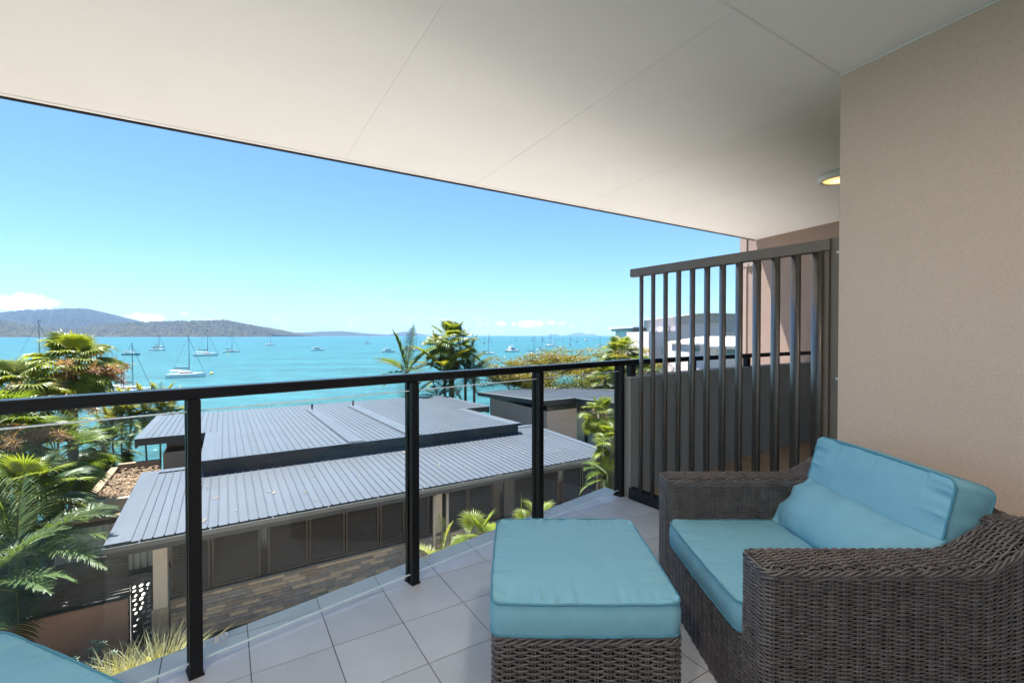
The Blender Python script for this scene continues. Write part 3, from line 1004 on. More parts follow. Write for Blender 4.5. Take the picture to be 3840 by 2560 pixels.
def sea_mat():
    m = bpy.data.materials.new('turquoise_water'); m.use_nodes = True
    nt = m.node_tree; N, L = nt.nodes.new, nt.links.new
    b = nt.nodes['Principled BSDF']
    geo = N('ShaderNodeNewGeometry')

    def noise(scale, detail, rough=.6, stretch=(1, 1, 1)):
        mp = N('ShaderNodeMapping'); mp.inputs['Scale'].default_value = stretch
        mp.inputs['Rotation'].default_value = (0, 0, R(-35))
        L(geo.outputs['Position'], mp.inputs[0])
        n = N('ShaderNodeTexNoise'); n.inputs['Scale'].default_value = scale; n.inputs['Detail'].default_value = detail
        n.inputs['Roughness'].default_value = rough; L(mp.outputs[0], n.inputs['Vector']); return n.outputs[0]
    # shallow sandy water close in, a little deeper in tone further out
    ln = N('ShaderNodeVectorMath'); ln.operation = 'LENGTH'; L(geo.outputs['Position'], ln.inputs[0])
    mr = N('ShaderNodeMapRange'); mr.inputs[1].default_value = 60; mr.inputs[2].default_value = 2500; L(ln.outputs['Value'], mr.inputs[0])
    c = N('ShaderNodeMix'); c.data_type = 'RGBA'; L(mr.outputs[0], c.inputs[0])
    c.inputs[6].default_value = (.022, .116, .136, 1); c.inputs[7].default_value = (.010, .096, .130, 1)
    patch = noise(.012, 4, .6, (1, 3, 1))
    c2 = N('ShaderNodeMix'); c2.data_type = 'RGBA'; c2.blend_type = 'MULTIPLY'
    r2 = N('ShaderNodeMapRange'); r2.inputs[1].default_value = .35; r2.inputs[2].default_value = .7; r2.inputs[3].default_value = .76; r2.inputs[4].default_value = 1.16
    L(patch, r2.inputs[0]); c2.inputs[0].default_value = 1; L(c.outputs[2], c2.inputs[6]); L(r2.outputs[0], c2.inputs[7])
    # wind lines and ripples as tone; white flecks for crests and painted glints
    streak = noise(.11, 6, .68, (1, 2.6, 1))
    r3 = N('ShaderNodeMapRange'); r3.inputs[1].default_value = .35; r3.inputs[2].default_value = .68; r3.inputs[3].default_value = .70; r3.inputs[4].default_value = 1.28
    L(streak, r3.inputs[0])
    c3 = N('ShaderNodeMix'); c3.data_type = 'RGBA'; c3.blend_type = 'MULTIPLY'; c3.inputs[0].default_value = 1
    L(c2.outputs[2], c3.inputs[6]); L(r3.outputs[0], c3.inputs[7])
    rip = noise(.7, 4, .6, (1, 2.2, 1))
    r5 = N('ShaderNodeMapRange'); r5.inputs[1].default_value = .36; r5.inputs[2].default_value = .66; r5.inputs[3].default_value = .74; r5.inputs[4].default_value = 1.26
    L(rip, r5.inputs[0])
    c35 = N('ShaderNodeMix'); c35.data_type = 'RGBA'; c35.blend_type = 'MULTIPLY'; c35.inputs[0].default_value = 1
    L(c3.outputs[2], c35.inputs[6]); L(r5.outputs[0], c35.inputs[7]); c3 = c35
    cap = noise(.35, 3, .5, (1, 2.2, 1))
    r4 = N('ShaderNodeMapRange'); r4.inputs[1].default_value = .725; r4.inputs[2].default_value = .80; L(cap, r4.inputs[0])
    c4 = N('ShaderNodeMix'); c4.data_type = 'RGBA'; L(r4.outputs[0], c4.inputs[0]); L(c3.outputs[2], c4.inputs[6])
    c4.inputs[7].default_value = (.6, .68, .68, 1)
    L(c4.outputs[2], b.inputs['Base Color'])
    b.inputs['Roughness'].default_value = .32
    b.inputs['IOR'].default_value = 1.33
    b.inputs['Specular IOR Level'].default_value = .22
    bp = N('ShaderNodeBump'); bp.inputs['Strength'].default_value = .8; bp.inputs['Distance'].default_value = .7
    wv = noise(.55, 6, .65, (1, 2, 1)); L(wv, bp.inputs['Height']); L(bp.outputs[0], b.inputs['Normal'])
    return m


def disc(r, n, z):
    return [(r * math.cos(a), r * math.sin(a), z) for a in np.linspace(0, 2 * np.pi, n, endpoint=False)]


mb = MB((0, 0, SEA))
rs = [1, 60, 300, 1500, 6000, 19500]
G = [[(r * math.cos(a), r * math.sin(a), SEA) for r in rs] for a in np.linspace(0, 2 * np.pi, 73)[:-1]]
mb.grid(G, True)
sea = struct('sea', mb, sea_mat(), loc=(0, 0, SEA), recalc=False)

# land: flat behind and around the houses, sloping down to the water; further out on the right
prof_u = [(-60, 27), (-3.9, 27), (-2.2, 31), (14, 35), (24, 36), (30, 38), (60, 50), (110, 70)]
mb = MB()
top = [w(u, v, GROUND) for u, v in prof_u]
backl = [w(u, -60, GROUND) for u, v in prof_u]
mb.strip(backl, top)
mb.strip(top, [w(u, v + 9, SEA - 1.0) for u, v in prof_u])
struct('ground', mb, Mt['land'])
struct('driveway', MB().prism([w(u, v)[:2] for u, v in ((-2.2, 2.2), (30, 2.2), (30, 14.6), (-1.4, 14.6), (-1.4, 19.9), (-4.2, 19.9), (-4.2, 15.4), (-2.2, 15.4))], GROUND + .004, GROUND + .008), Mt['driveway'])
struct('garden_bed', MB().prism([w(u, v)[:2] for u, v in ((-14, 5.5), (-2.6, 5.5), (-1.2, 9.5), (30, 9.5), (30, 14.5), (-14, 14.5))], GROUND + .009, GROUND + .06), Mt['soil'])
struct('building_base', MB().prism([w(u, v)[:2] for u, v in ((-7, -2.5), (4, -2.5), (4, 2.0), (-7, 2.0))], GROUND, -.23), Mt['wall'])


# ------------------------------------------------------------------ wooded hills
def hill_mat(name, c1, c2, scale):
    return mat(name, c1, .95, col2=c2, scale=scale, detail=10, bump=0, spec=.1)


Mt['hill_near'] = hill_mat('dry_woodland', (.007, .015, .003), (.070, .055, .022), .02)
Mt['hill_far'] = hill_mat('far_woodland', (.009, .012, .006), (.034, .034, .018), .01)


def hill(name, label, ridge, d_shore, d_ridge, m, bump_h, cols=340, rows=34, foot=None):
    """ridge: photograph points of the skyline; shore distance may change from first to last point"""
    xs = np.array([p[0] for p in ridge], float); ys = np.array([p[1] for p in ridge], float)
    px = np.linspace(xs[0], xs[-1], cols); py = np.interp(px, xs, ys)
    ds = np.linspace(d_shore[0], d_shore[1], cols); dr = np.linspace(d_ridge[0], d_ridge[1], cols)
    rng = np.random.default_rng(len(label))
    G = np.zeros((cols, rows + 8, 3))
    k1 = rng.normal(0, 1, (cols // 10 + 2, 6))
    for i in range(cols):
        zr = EYE + (1257 - py[i]) / F_PX * dr[i]
        gully = np.interp(i / 10, np.arange(len(k1)), k1[:, 0])
        for j in range(rows):
            t = j / (rows - 1)
            d = ds[i] + (dr[i] - ds[i]) * t
            q = t ** (.75 + .16 * math.tanh(gully))
            z = SEA - .5 + (zr - SEA + .5) * (q * (1.55 - .55 * q))
            n = rng.normal(0, bump_h) * (.25 + min(1, t * 6)) if j > 0 else 0
            G[i, j] = ((px[i] - 1920) / F_PX * d, d, max(SEA - .5, z + n * (1 if t < .97 else .7)))
        for j in range(8):
            t = (j + 1) / 8; d = dr[i] * (1 + .25 * t)
            G[i, rows + j] = ((px[i] - 1920) / F_PX * dr[i], d, SEA - .5 + (zr - SEA) * (1 - t ** 1.5))
    o = np.array([G[:, 0, 0].mean(), G[:, 0, 1].mean(), SEA])
    ob = obj(name, MB(o).grid(G), m, loc=tuple(o), smooth=False, recalc=True)
    ob['kind'] = 'structure'
    return ob


hill('hill', 'far', [(-500, 1200), (-200, 1178), (0, 1172), (96, 1163), (191, 1161), (290, 1156), (338, 1162), (399, 1180), (478, 1207), (560, 1232), (640, 1252)], (4300, 5200), (5600, 6400), Mt['hill_far'], 7)
hill('hill', 'near', [(-600, 1195), (-200, 1198), (0, 1203), (105, 1221), (200, 1228), (287, 1230), (351, 1221), (478, 1211), (596, 1206), (720, 1203), (848, 1200.5), (906, 1213), (960, 1222), (1000, 1236), (1020, 1255)], (2350, 4300), (3300, 4700), Mt['hill_near'], 5)
hill('headland', 'head', [(960, 1250), (1012, 1245), (1043, 1242.5), (1101, 1248.5), (1150, 1246.5), (1210, 1243), (1270, 1241.5), (1310, 1244), (1346, 1248.5), (1436, 1255), (1475, 1256.5)], (7200, 8600), (8200, 9600), Mt['hill_far'], 4, 260, 20)
hill('headland', 'head2', [(1420, 1256.8), (1462, 1254), (1490, 1247), (1516, 1243.5), (1530, 1248), (1545, 1254), (1556, 1256.8)], (10500, 11000), (11500, 12000), Mt['hill_far'], 4, 120, 14)
hill('headland', 'head3', [(1490, 1252), (1515, 1242.5), (1535, 1246), (1560, 1252), (1582, 1256.9)], (14500, 15000), (15500, 16000), Mt['hill_far'], 3, 100, 14)
hill('island', 'isle', [(2064, 1257), (2070, 1254.5), (2082, 1252), (2090, 1253), (2099, 1257)], (16000, 16000), (16800, 16800), Mt['hill_far'], 3, 90, 14)
hill('island', 'isle2', [(2145, 1257), (2152, 1253), (2162, 1248.5), (2174, 1246.5), (2184, 1248.5), (2194, 1252), (2200, 1254.6), (2210, 1253), (2226, 1251.8), (2234, 1253.6), (2241, 1257)], (17000, 17000), (17900, 17900), Mt['hill_far'], 3, 140, 14)

if HAZE:
    hz = MB().box(-21000, 21000, -21000, 21000, SEA - 1.2, 420)
    hm = bpy.data.materials.new('sea_air'); hm.use_nodes = True
    nt = hm.node_tree; nt.nodes.clear()
    ho = nt.nodes.new('ShaderNodeOutputMaterial'); pv = nt.nodes.new('ShaderNodeVolumePrincipled')
    pv.inputs['Color'].default_value = (.36, .62, 1.0, 1); pv.inputs['Density'].default_value = HAZE; pv.inputs['Anisotropy'].default_value = .0
    nt.links.new(pv.outputs[0], ho.inputs['Volume'])
    stuff(obj('haze', hz, hm))
# ================================================================== the houses below
Mt['roof'] = mat('blue_grey_roof_steel', (.082, .092, .118), .42, var=.13, scale=1.6, stretch=(2.4, .28, 1), obj_rand=.05, coord='Object', spec=.5, metal=.0, detail=7)
Mt['roof_dark'] = mat('dark_fascia', (.022, .026, .034), .45, var=.12, scale=2)
Mt['gutter'] = mat('grey_gutter', (.10, .103, .10), .35, var=.06, scale=3)
Mt['pink'] = mat('pink_panel', (.80, .53, .42), .8, var=.03, scale=3)
Mt['pinkwall'] = mat('pink_brown_render', (.30, .185, .135), .9, var=.08, scale=2, bump=.004, bscale=60)
Mt['cream'] = mat('cream_render', (.52, .44, .35), .85, var=.05, scale=3)
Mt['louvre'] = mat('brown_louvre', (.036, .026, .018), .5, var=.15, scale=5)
Mt['gap_shade'] = mat('louvre_gap_shade', (.006, .006, .006), .9)  # near black painted in for the shade between the louvre slats
Mt['louvre_frame'] = mat('bronze_frame', (.034, .024, .014), .45, var=.1, scale=5)
Mt['darkglass'] = mat('dark_window', (.010, .012, .016), .12, var=.2, scale=2, spec=.35)
Mt['curtain'] = mat('white_curtain', (.62, .61, .58), .9, var=.04, scale=4)
Mt['whitefence'] = mat('cream_corrugated', (.46, .435, .38), .6, var=.04, scale=2)
Mt['slatfence'] = mat('charcoal_slat', (.022, .022, .024), .5, var=.15, scale=3)
Mt['sand'] = mat('sandstone_cap', (.27, .19, .125), .9, var=.12, scale=4)
Mt['mulch'] = mat('dry_mulch', (.085, .045, .024), .95, col2=(.20, .125, .072), scale=3.5, detail=9, bump=.05, bscale=7)
ST = [mat('stone_grey', (.235, .215, .195), .9, var=.22, scale=9, bump=.012, bscale=22, obj_rand=.16),
      mat('stone_brown', (.27, .215, .160), .9, var=.22, scale=9, bump=.012, bscale=22, obj_rand=.16),
      mat('stone_tan', (.44, .35, .245), .9, var=.12, scale=9, bump=.010, bscale=22, obj_rand=.10),
      mat('stone_dark', (.150, .140, .135), .9, var=.22, scale=9, bump=.012, bscale=22, obj_rand=.16),
      mat('stone_rust', (.27, .150, .075), .9, var=.35, scale=9, bump=.012, bscale=22, obj_rand=.10)]

RIB = .2385


def pan_mesh(p, v0, v1, s, rib=.032):
    """one steel pan with its upstanding rib, laid up the slope"""
    pr = [(0, 0), (p - .044, 0), (p - .032, rib), (p - .016, rib), (p - .004, 0), (p, 0), (p, -.008), (0, -.008)]
    n = len(pr); mb = MB()
    mb.add([(u, 0, z) for u, z in pr] + [(u, v1 - v0, z + s * (v1 - v0)) for u, z in pr],
           [list(range(n)), list(range(n, 2 * n))[::-1]] + [(i, n + i, n + (i + 1) % n, (i + 1) % n) for i in range(n)])
    me = mb.mesh('roof_sheet'); fix_normals(me); return me


def lay(parent, o, u0, u1, v0, v1, z0, s, vref, pitch=RIB, m=None, me=None):
    m = m or Mt['roof']
    n = int(round((u1 - u0) / pitch)); p = (u1 - u0) / n
    me = me or pan_mesh(p, v0, v1, s)
    for k in range(n):
        link('roof_sheet', me, m, parent, loc=(u0 + k * p - o[0], v0 - o[1], z0 + s * (v0 - vref) - o[2]))


def house(name, label, u, v, z=GROUND):
    return thing(name, label, 'house', w(u, v, z), A0), (u, v, z)


# ---- long house straight ahead: low skillion roof in front, higher roof behind it
h1, o1 = house('house', 'long low house with blue grey ribbed steel roofs and brown louvred wall below the balcony', 5.5, 20.0)
LZ, LS, LV = -3.72, .035, 14.35
lz = lambda v: LZ + LS * (v - LV)
lay(h1, o1, -1.95, -.62, LV, 20.06, LZ, LS, LV)
lay(h1, o1, -.62, 12.42, LV, 19.17, LZ, LS, LV)
lay(h1, o1, 12.42, 13.70, LV, 20.06, LZ, LS, LV)


def sloped(mb, u0, u1, v0, v1, s, vref, zref, dz0, dz1):
    return mb.box(u0, u1, v0, v1, 0, 1, fn=lambda u, v, t: (u, v, zref + s * (v - vref) + (dz0 if t < .5 else dz1)))


fl = lambda: MB(o1)
obj('barge_flashing', sloped(fl(), -2.46, -1.951, LV, 20.38, LS, LV, LZ, -.012, .030), Mt['roof'], h1)
obj('barge_flashing', sloped(fl(), 13.70, 14.02, LV, 20.38, LS, LV, LZ, -.012, .034), Mt['roof'], h1)
obj('ridge_flashing', sloped(fl(), -1.950, -.62, 20.07, 20.38, LS, LV, LZ, .002, .044), Mt['roof'], h1)
obj('ridge_flashing', sloped(fl(), 12.42, 13.699, 20.07, 20.38, LS, LV, LZ, .002, .044), Mt['roof'], h1)
obj('apron_flashing', sloped(fl(), -.66, 12.46, 19.03, 19.30, LS, LV, LZ, .042, .050), Mt['roof'], h1)
g = fl()                                          # box gutter with a bright rolled lip
g.box(-2.46, 14.02, LV - .150, LV - .022, LZ - .125, LZ - .115); g.box(-2.46, 14.02, LV - .162, LV - .150, LZ - .125, LZ - .022)
g.box(-2.46, 14.02, LV - .170, LV - .138, LZ - .022, LZ - .008); g.box(-2.46, -2.45, LV - .15, LV - .02, LZ - .114, LZ - .023)
obj('gutter', g, Mt['gutter'], h1)
for uu in np.arange(-1.8, 14, 1.45):
    obj('gutter_bracket', fl().box(uu, uu + .03, LV - .137, LV - .005, LZ - .020, LZ - .012), Mt['gutter'], h1)
obj('fascia', fl().box(-2.40, 13.96, LV - .015, LV + .03, LZ - .30, LZ - .03), Mt['roof_dark'], h1)
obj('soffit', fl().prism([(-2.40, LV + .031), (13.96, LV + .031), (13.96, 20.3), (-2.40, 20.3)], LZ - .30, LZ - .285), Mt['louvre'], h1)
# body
obj('wall', fl().box(-1.05, 13.80, 14.97, 19.9, GROUND, LZ - .302), Mt['gap_shade'], h1)
obj('wall', fl().box(-.60, 11.9, 25.22, 32.6, GROUND, -3.45), Mt['pink'], h1)
LT, LB_ = -4.10, -5.56
obj('window_head', fl().box(-1.24, 13.82, 14.86, 14.968, LT, LZ - .303), Mt['louvre'], h1)
obj('window_sill', fl().box(-1.24, 13.82, 14.80, 14.968, LB_ - .07, LB_ - .012), Mt['gutter'], h1)
slat_cache = {}


def louvre_panel(u0, u1):
    p = obj('louvre_panel', fl().box(u0, u0 + .055, 14.885, 14.95, LB_, LT - .002).box(u1 - .055, u1, 14.885, 14.95, LB_, LT - .002)
            .box(u0 + .056, u1 - .056, 14.885, 14.95, LB_, LB_ + .07).box(u0 + .056, u1 - .056, 14.885, 14.95, LT - .06, LT - .002), Mt['louvre_frame'], h1)
    key = round(u1 - u0, 2)
    if key not in slat_cache:
        me = MB().box(0, u1 - u0 - .112, -.006, .006, -.034, .034).mesh('slat'); fix_normals(me); slat_cache[key] = me
    n = 16
    for k in range(n):
        zc = LB_ + .115 + k * (LT - LB_ - .22) / (n - 1)
        link('slat', slat_cache[key], Mt['louvre'], p, loc=(u0 + .056 - o1[0], 14.915 - o1[1], zc - o1[2]), rot=(R(-24), 0, 0))
    return p


for (a, b2) in ((-1.22, -.36), (-.33, .84), (1.02, 2.09), (2.12, 3.15), (3.18, 4.21), (4.24, 5.06), (5.09, 5.93),
                (6.62, 7.38), (7.40, 8.43), (9.36, 10.42), (10.45, 11.49), (11.70, 12.68), (12.73, 13.80)):
    louvre_panel(a, b2)
for (a, b2) in ((.85, 1.01), (8.74, 8.90), (11.505, 11.685)):
    obj('window', fl().box(a, b2, 14.90, 14.95, LB_, LT - .002), Mt['darkglass'], h1)
obj('infill_panel', fl().box(6.15, 6.40, 14.88, 14.96, LB_, LT - .002), Mt['cream'], h1)
obj('infill_panel', fl().box(8.92, 9.34, 14.88, 14.96, LB_, LT - .002), mat('grey_infill', (.085, .08, .07), .8), h1)
obj('infill_panel', fl().box(8.45, 8.72, 14.88, 14.96, LB_, LT - .002), Mt['louvre_frame'], h1)
for uu in (6.05, 6.53):
    dpipe = obj('downpipe', fl().tube([(uu, 14.74, LZ - .45), (uu, 14.74, GROUND + .3)], .052, 12), Mt['cream'], h1, smooth=True)
    obj('pipe_collar', fl().tube([(uu, 14.74, LZ - .305), (uu, 14.74, LZ - .449)], .066, 12), Mt['roof_dark'], dpipe)
# wind-blown litter lying in the pans
lt = fl(); rl_ = np.random.default_rng(8)
for q in range(34):
    u, v = rl_.uniform(-1.5, 13.5), rl_.uniform(14.6, 18.9); a = rl_.uniform(0, 6.28); l = rl_.uniform(.06, .30); wd = rl_.uniform(.008, .02)
    z = lz(v) + .036; dx, dy = math.cos(a) * l, math.sin(a) * l; sx, sy = -math.sin(a) * wd, math.cos(a) * wd
    lt.add([(u - sx, v - sy, z), (u + sx, v + sy, z), (u + dx, v + dy, z + LS * dy + .012), (u + dx * .5 + sx * 2, v + dy * .5 + sy * 2, z + .02)], [(0, 1, 2), (1, 3, 2)])
stuff(obj('leaf_litter', lt, mat('dry_leaf', (.20, .12, .06), .9, col2=(.42, .32, .22), scale=1.0), h1, recalc=False))
# stone facing: single stones, coursed, proud and recessed by a few millimetres
obj('stone_backing', fl().box(-1.24, 13.80, 14.90, 14.968, GROUND, LB_ - .072), ST[3], h1)
rng = np.random.default_rng(3)
stone_me = {}


def stone_mesh(lq, hq):
    if (lq, hq) not in stone_me:
        me = MB().bev(0, lq, -.05, 0, 0, hq, .006).mesh('stone'); fix_normals(me); stone_me[(lq, hq)] = me
    return stone_me[(lq, hq)]


nst = 0
course = .104
for r_ in range(12):
    z1 = LB_ - .074 - (r_ + 1) * course
    if z1 < GROUND: break
    umax = 6.2 if r_ > 3 else (9.5 if r_ > 1 else 13.78)
    u = -1.24 - rng.uniform(0, .3)
    pv = rng.random()
    while u < umax:
        L_ = rng.choice([.22, .30, .38, .46, .58, .72], p=[.12, .2, .24, .2, .14, .1])
        ua = max(u, -1.24); ln_ = round(min(u + L_, 13.8) - ua - .006, 3)
        if ln_ > .05 and nst < 298:
            q = rng.random()
            k = 2 if q < .13 else (3 if q < .27 else (4 if q < .30 else (1 if q < .62 else 0)))
            link('stone', stone_mesh(ln_, course - .005), ST[k], h1, loc=(ua - o1[0], 14.895 - rng.uniform(0, .014) - o1[1], z1 - o1[2]))
            nst += 1
        u += L_
# left end pier: cream render above, stone below
obj('pier', fl().box(-1.60, -1.26, 14.62, 14.96, GROUND, LB_ - .08), ST[1], h1)
obj('pier', fl().box(-1.56, -1.27, 14.60, 14.95, LB_ - .078, LZ - .303), Mt['cream'], h1)

# upper roof with its clerestory fascia
UZ, US, UV_ = -3.041, -.020, 19.05
uz = lambda v: UZ + US * (v - UV_)
lay(h1, o1, -.30, 11.80, UV_ + .12, 33.15, UZ, US, UV_)
lay(h1, o1, -2.95, -.30, 25.40, 33.15, UZ, US, UV_)
lay(h1, o1, 11.80, 13.75, 25.40, 33.15, UZ, US, UV_)
sl2 = lambda u0, u1, v0, v1, a, c: sloped(fl(), u0, u1, v0, v1, US, UV_, UZ, a, c)
obj('barge_flashing', sl2(-.74, -.301, UV_ + .12, 25.39, -.012, .012), Mt['roof'], h1)
obj('barge_flashing', sl2(11.801, 12.40, UV_ + .12, 25.39, -.012, .012), Mt['roof'], h1)
obj('barge_flashing', sl2(-3.30, -2.951, 25.25, 33.25, -.012, .014), Mt['roof'], h1)
obj('barge_flashing', sl2(13.751, 14.10, 25.25, 33.25, -.012, .014), Mt['roof'], h1)
obj('eave_flashing', sl2(-.74, 12.40, UV_, UV_ + .119, -.012, .016), Mt['roof'], h1)
obj('eave_flashing', sl2(-2.950, -.75, 25.25, 25.399, -.012, .016), Mt['roof'], h1)
obj('eave_flashing', sl2(12.41, 13.750, 25.25, 25.399, -.012, .016), Mt['roof'], h1)
obj('fascia', fl().box(-.735, 12.395, UV_ + .005, UV_ + .05, UZ - .115, UZ - .014), Mt['roof_dark'], h1)
obj('clerestory_wall', fl().box(-.62, 12.30, UV_ + .14, 25.2, lz(19.19) + .02, UZ - .15), Mt['roof_dark'], h1)
for (u0, u1, v0, v1) in ((-3.28, -.76, 25.27, 25.33), (12.42, 14.08, 25.27, 25.33)):
    obj('fascia', fl().box(u0, u1, v0, v1, uz(25.3) - .30, uz(25.3) - .016), Mt['roof_dark'], h1)
obj('fascia', fl().box(-3.28, -3.22, 25.331, 33.2, uz(33.2) - .25, uz(33.2) - .02), Mt['roof_dark'], h1)
obj('fascia', fl().box(14.02, 14.08, 25.331, 33.2, uz(33.2) - .25, uz(33.2) - .02), Mt['roof_dark'], h1)
obj('fascia', fl().box(-.735, -.69, UV_ + .051, 25.26, uz(25.3) - .12, uz(25.3) - .014), Mt['roof_dark'], h1)
for (fx, fy, fx2, fy2) in ((1157, 1537, 1300, 1646), (1312, 1523, 1500, 1605)):
    # flat access strips that run down from each vent pipe to the eave
    r = ray(fx, fy); nrm = np.array([0, 0, 1.0]) - US * VD
    p = np.array([0, 0, EYE]) + r * ((UZ - US * UV_ - np.array([0, 0, EYE]) @ nrm) / (r @ nrm))
    uu, vv, _ = uv(p)
    obj('access_strip', sl2(uu - .12, uu + .50, UV_ + .10, vv + .3, .041, .047), Mt['roof'], h1)
    zz = uz(vv) + .04
    vp = obj('vent_pipe', fl().tube([(uu + .2, vv, zz), (uu + .2, vv, zz + .24)], .05, 12), Mt['roof_dark'], h1)
    obj('vent_cap', fl().tube([(uu + .2, vv, zz + .241), (uu + .2, vv, zz + .30)], .072, 12), Mt['black'], vp)
# left wing wall: pink panels, dark glazed band under the eave
obj('wall', fl().box(-2.35, -.63, 26.0, 31.0, GROUND, -4.02), Mt['pink'], h1)
obj('wall_panel', fl().box(-2.37, -.62, 25.97, 25.998, -4.62, -4.03), Mt['pink'], h1)
obj('wall_panel', fl().box(-2.37, -.62, 25.97, 25.998, -6.2, -4.64), Mt['pink'], h1)
obj('clerestory_window', fl().box(-2.25, -.63, 26.02, 26.06, -4.018, uz(26) - .02), Mt['darkglass'], h1)
obj('window_frame', fl().box(-1.48, -1.42, 26.0, 26.019, -4.018, uz(26) - .02), Mt['roof_dark'], h1)

# ---- second house, right
h2, o2 = house('house', 'pink panelled house with dark flat roof and curtained glass doors at right', 18.5, 25.0)
RZ, RS, RV = -2.45, -.042, 21.3
rz = lambda v: RZ + RS * (v - RV)
f2 = lambda: MB(o2)
s3 = lambda u0, u1, v0, v1, a, c: sloped(f2(), u0, u1, v0, v1, RS, RV, RZ, a, c)
me = pan_mesh(RIB, 21.55, 29.2, RS)
lay(h2, o2, 15.55, 17.74, 21.55, 29.2, RZ, RS, RV)
lay(h2, o2, 17.74, 30.0, 17.5, 29.2, RZ, RS, RV)
obj('barge_flashing', s3(15.30, 15.549, 21.30, 29.3, -.012, .014), Mt['gutter'], h2)
obj('eave_flashing', s3(15.55, 17.50, 21.30, 21.549, -.012, .014), Mt['gutter'], h2)
obj('barge_flashing', s3(17.51, 17.739, 17.40, 21.549, -.012, .016), Mt['gutter'], h2)
obj('fascia', f2().box(15.32, 15.37, 21.371, 29.25, 0, 1, fn=lambda u, v, t: (u, v, rz(v) - (.24 if t < .5 else .014))), Mt['roof_dark'], h2)
obj('fascia', f2().box(15.32, 17.56, 21.32, 21.37, RZ - .26, RZ - .014), Mt['roof_dark'], h2)
obj('fascia', f2().box(17.53, 17.58, 17.42, 21.319, RZ - .26, RZ + .05, fn=None), Mt['roof_dark'], h2)
obj('soffit', f2().box(15.38, 30, 21.38, 29.2, 0, 1, fn=lambda u, v, t: (u, v, rz(v) - (.20 if t < .5 else .19))), Mt['gutter'], h2)
obj('wall', f2().box(16.06, 18.28, 21.93, 28.6, GROUND, -3.17), Mt['roof_dark'], h2)
obj('clerestory_window', f2().box(16.02, 18.30, 21.90, 28.5, -3.168, -2.82), Mt['darkglass'], h2)
for uu in (16.02, 16.75, 17.5, 18.24):
    obj('window_mullion', f2().box(uu, uu + .06, 21.88, 21.899, -3.168, -2.70), Mt['roof_dark'], h2)
# panels of the left and front faces, 10 mm joints
zs = [(-3.78, -3.17), (-4.96, -3.79), (-6.6, -4.97)]
for (za, zb) in zs:
    for (va, vb) in ((21.90, 24.6), (24.612, 27.3), (27.312, 28.62)):
        obj('wall_panel', f2().box(16.03, 16.058, va, vb, za, zb), Mt['pink'], h2)
    obj('wall_panel', f2().box(16.03, 18.30, 21.90, 21.928, za, zb), Mt['pink'], h2)
obj('corner_trim', f2().box(16.02, 16.07, 28.622, 28.68, -6.6, -3.0), Mt['roof_dark'], h2)
obj('wall', f2().box(18.30, 30, 22.6, 28.6, GROUND, -2.98), Mt['cream'], h2)
fr = f2()
fr.box(18.31, 18.42, 22.2, 22.3, -6.0, -2.72); fr.box(18.421, 24, 22.2, 22.3, -3.50, -3.36); fr.box(19.36, 19.48, 22.2, 22.3, -6.0, -3.51); fr.box(20.6, 20.7, 22.2, 22.3, -6, -3.51)
obj('door_frame', fr, Mt['roof_dark'], h2)
for (a, c) in ((18.43, 19.35), (19.49, 20.59)):
    xs = np.linspace(a, c, 60)
    G = np.array([[(x, 22.42 + .03 * math.sin(i * 1.25), z) for z in (-6.0, -3.51)] for i, x in enumerate(xs)])
    obj('curtain', MB(o2).grid(G), Mt['curtain'], h2, recalc=False)
    obj('glass_door', f2().box(a, c, 22.245, 22.255, -6.0, -3.505), Mt['glass'], h2)
obj('transom_window', f2().box(18.43, 24, 22.24, 22.26, -3.355, -2.72), Mt['darkglass'], h2)
for (fx, fy) in ((2181, 1455), (2265, 1447)):
    r = ray(fx, fy); nrm = np.array([0, 0, 1.0]) - RS * VD
    p = np.array([0, 0, EYE]) + r * ((RZ - RS * RV - np.array([0, 0, EYE]) @ nrm) / (r @ nrm))
    uu, vv, _ = uv(p)
    obj('access_strip', s3(uu - .3, uu + .3, 17.5 if uu > 17.8 else 21.6, vv + .3, .041, .047), Mt['gutter'], h2)
    vp = obj('vent_pipe', f2().tube([(uu, vv, rz(vv) + .03), (uu, vv, rz(vv) + .32)], .05, 10), Mt['roof_dark'], h2)

# ---- walls, fences and the gate on the left
gw = thing('garden_wall', 'brown rendered garden wall topped by dark horizontal slats, left of the cut-out gate', 'wall', w(-2.1, 15.2, GROUND), A0)
og = (-2.1, 15.2, GROUND); fg = lambda: MB(og)
obj('render', fg().box(-9, -2.10, 15.0, 15.22, GROUND, -5.36), Mt['pinkwall'], gw)
obj('cap', fg().box(-9, -2.08, 14.97, 15.25, -5.358, -5.325), Mt['slatfence'], gw)
for uu in (-2.62, -4.3, -6.0, -7.7):
    obj('post', fg().box(uu, uu + .06, 15.12, 15.17, -5.324, -4.24), Mt['slatfence'], gw)
sm = MB().bev(-7, 0, -.012, .012, 0, .060, .003).mesh('slat'); fix_normals(sm)
for k in range(15):
    link('slat', sm, Mt['slatfence'], gw, loc=(-2.10 - og[0], 15.09 - og[1], -5.29 + k * .0718 - og[2]))

# laser-cut gate : plate with leaf-shaped openings
gt = thing('gate', 'dark metal gate with white light showing through its leaf shaped cut-outs', 'gate', w(-2.06, 15.0, GROUND), A0)
cu = bpy.data.curves.new('cut_out_plate', 'CURVE'); cu.dimensions = '2D'; cu.fill_mode = 'BOTH'; cu.extrude = .004


def loop2(pts):
    sp = cu.splines.new('POLY'); sp.points.add(len(pts) - 1); sp.use_cyclic_u = True
    for q, (x, y) in zip(sp.points, pts): q.co = (x, y, 0, 1)


GWD, GHT = .46, 1.86
loop2([(0, .02), (GWD, .02), (GWD, GHT), (0, GHT - .0)])


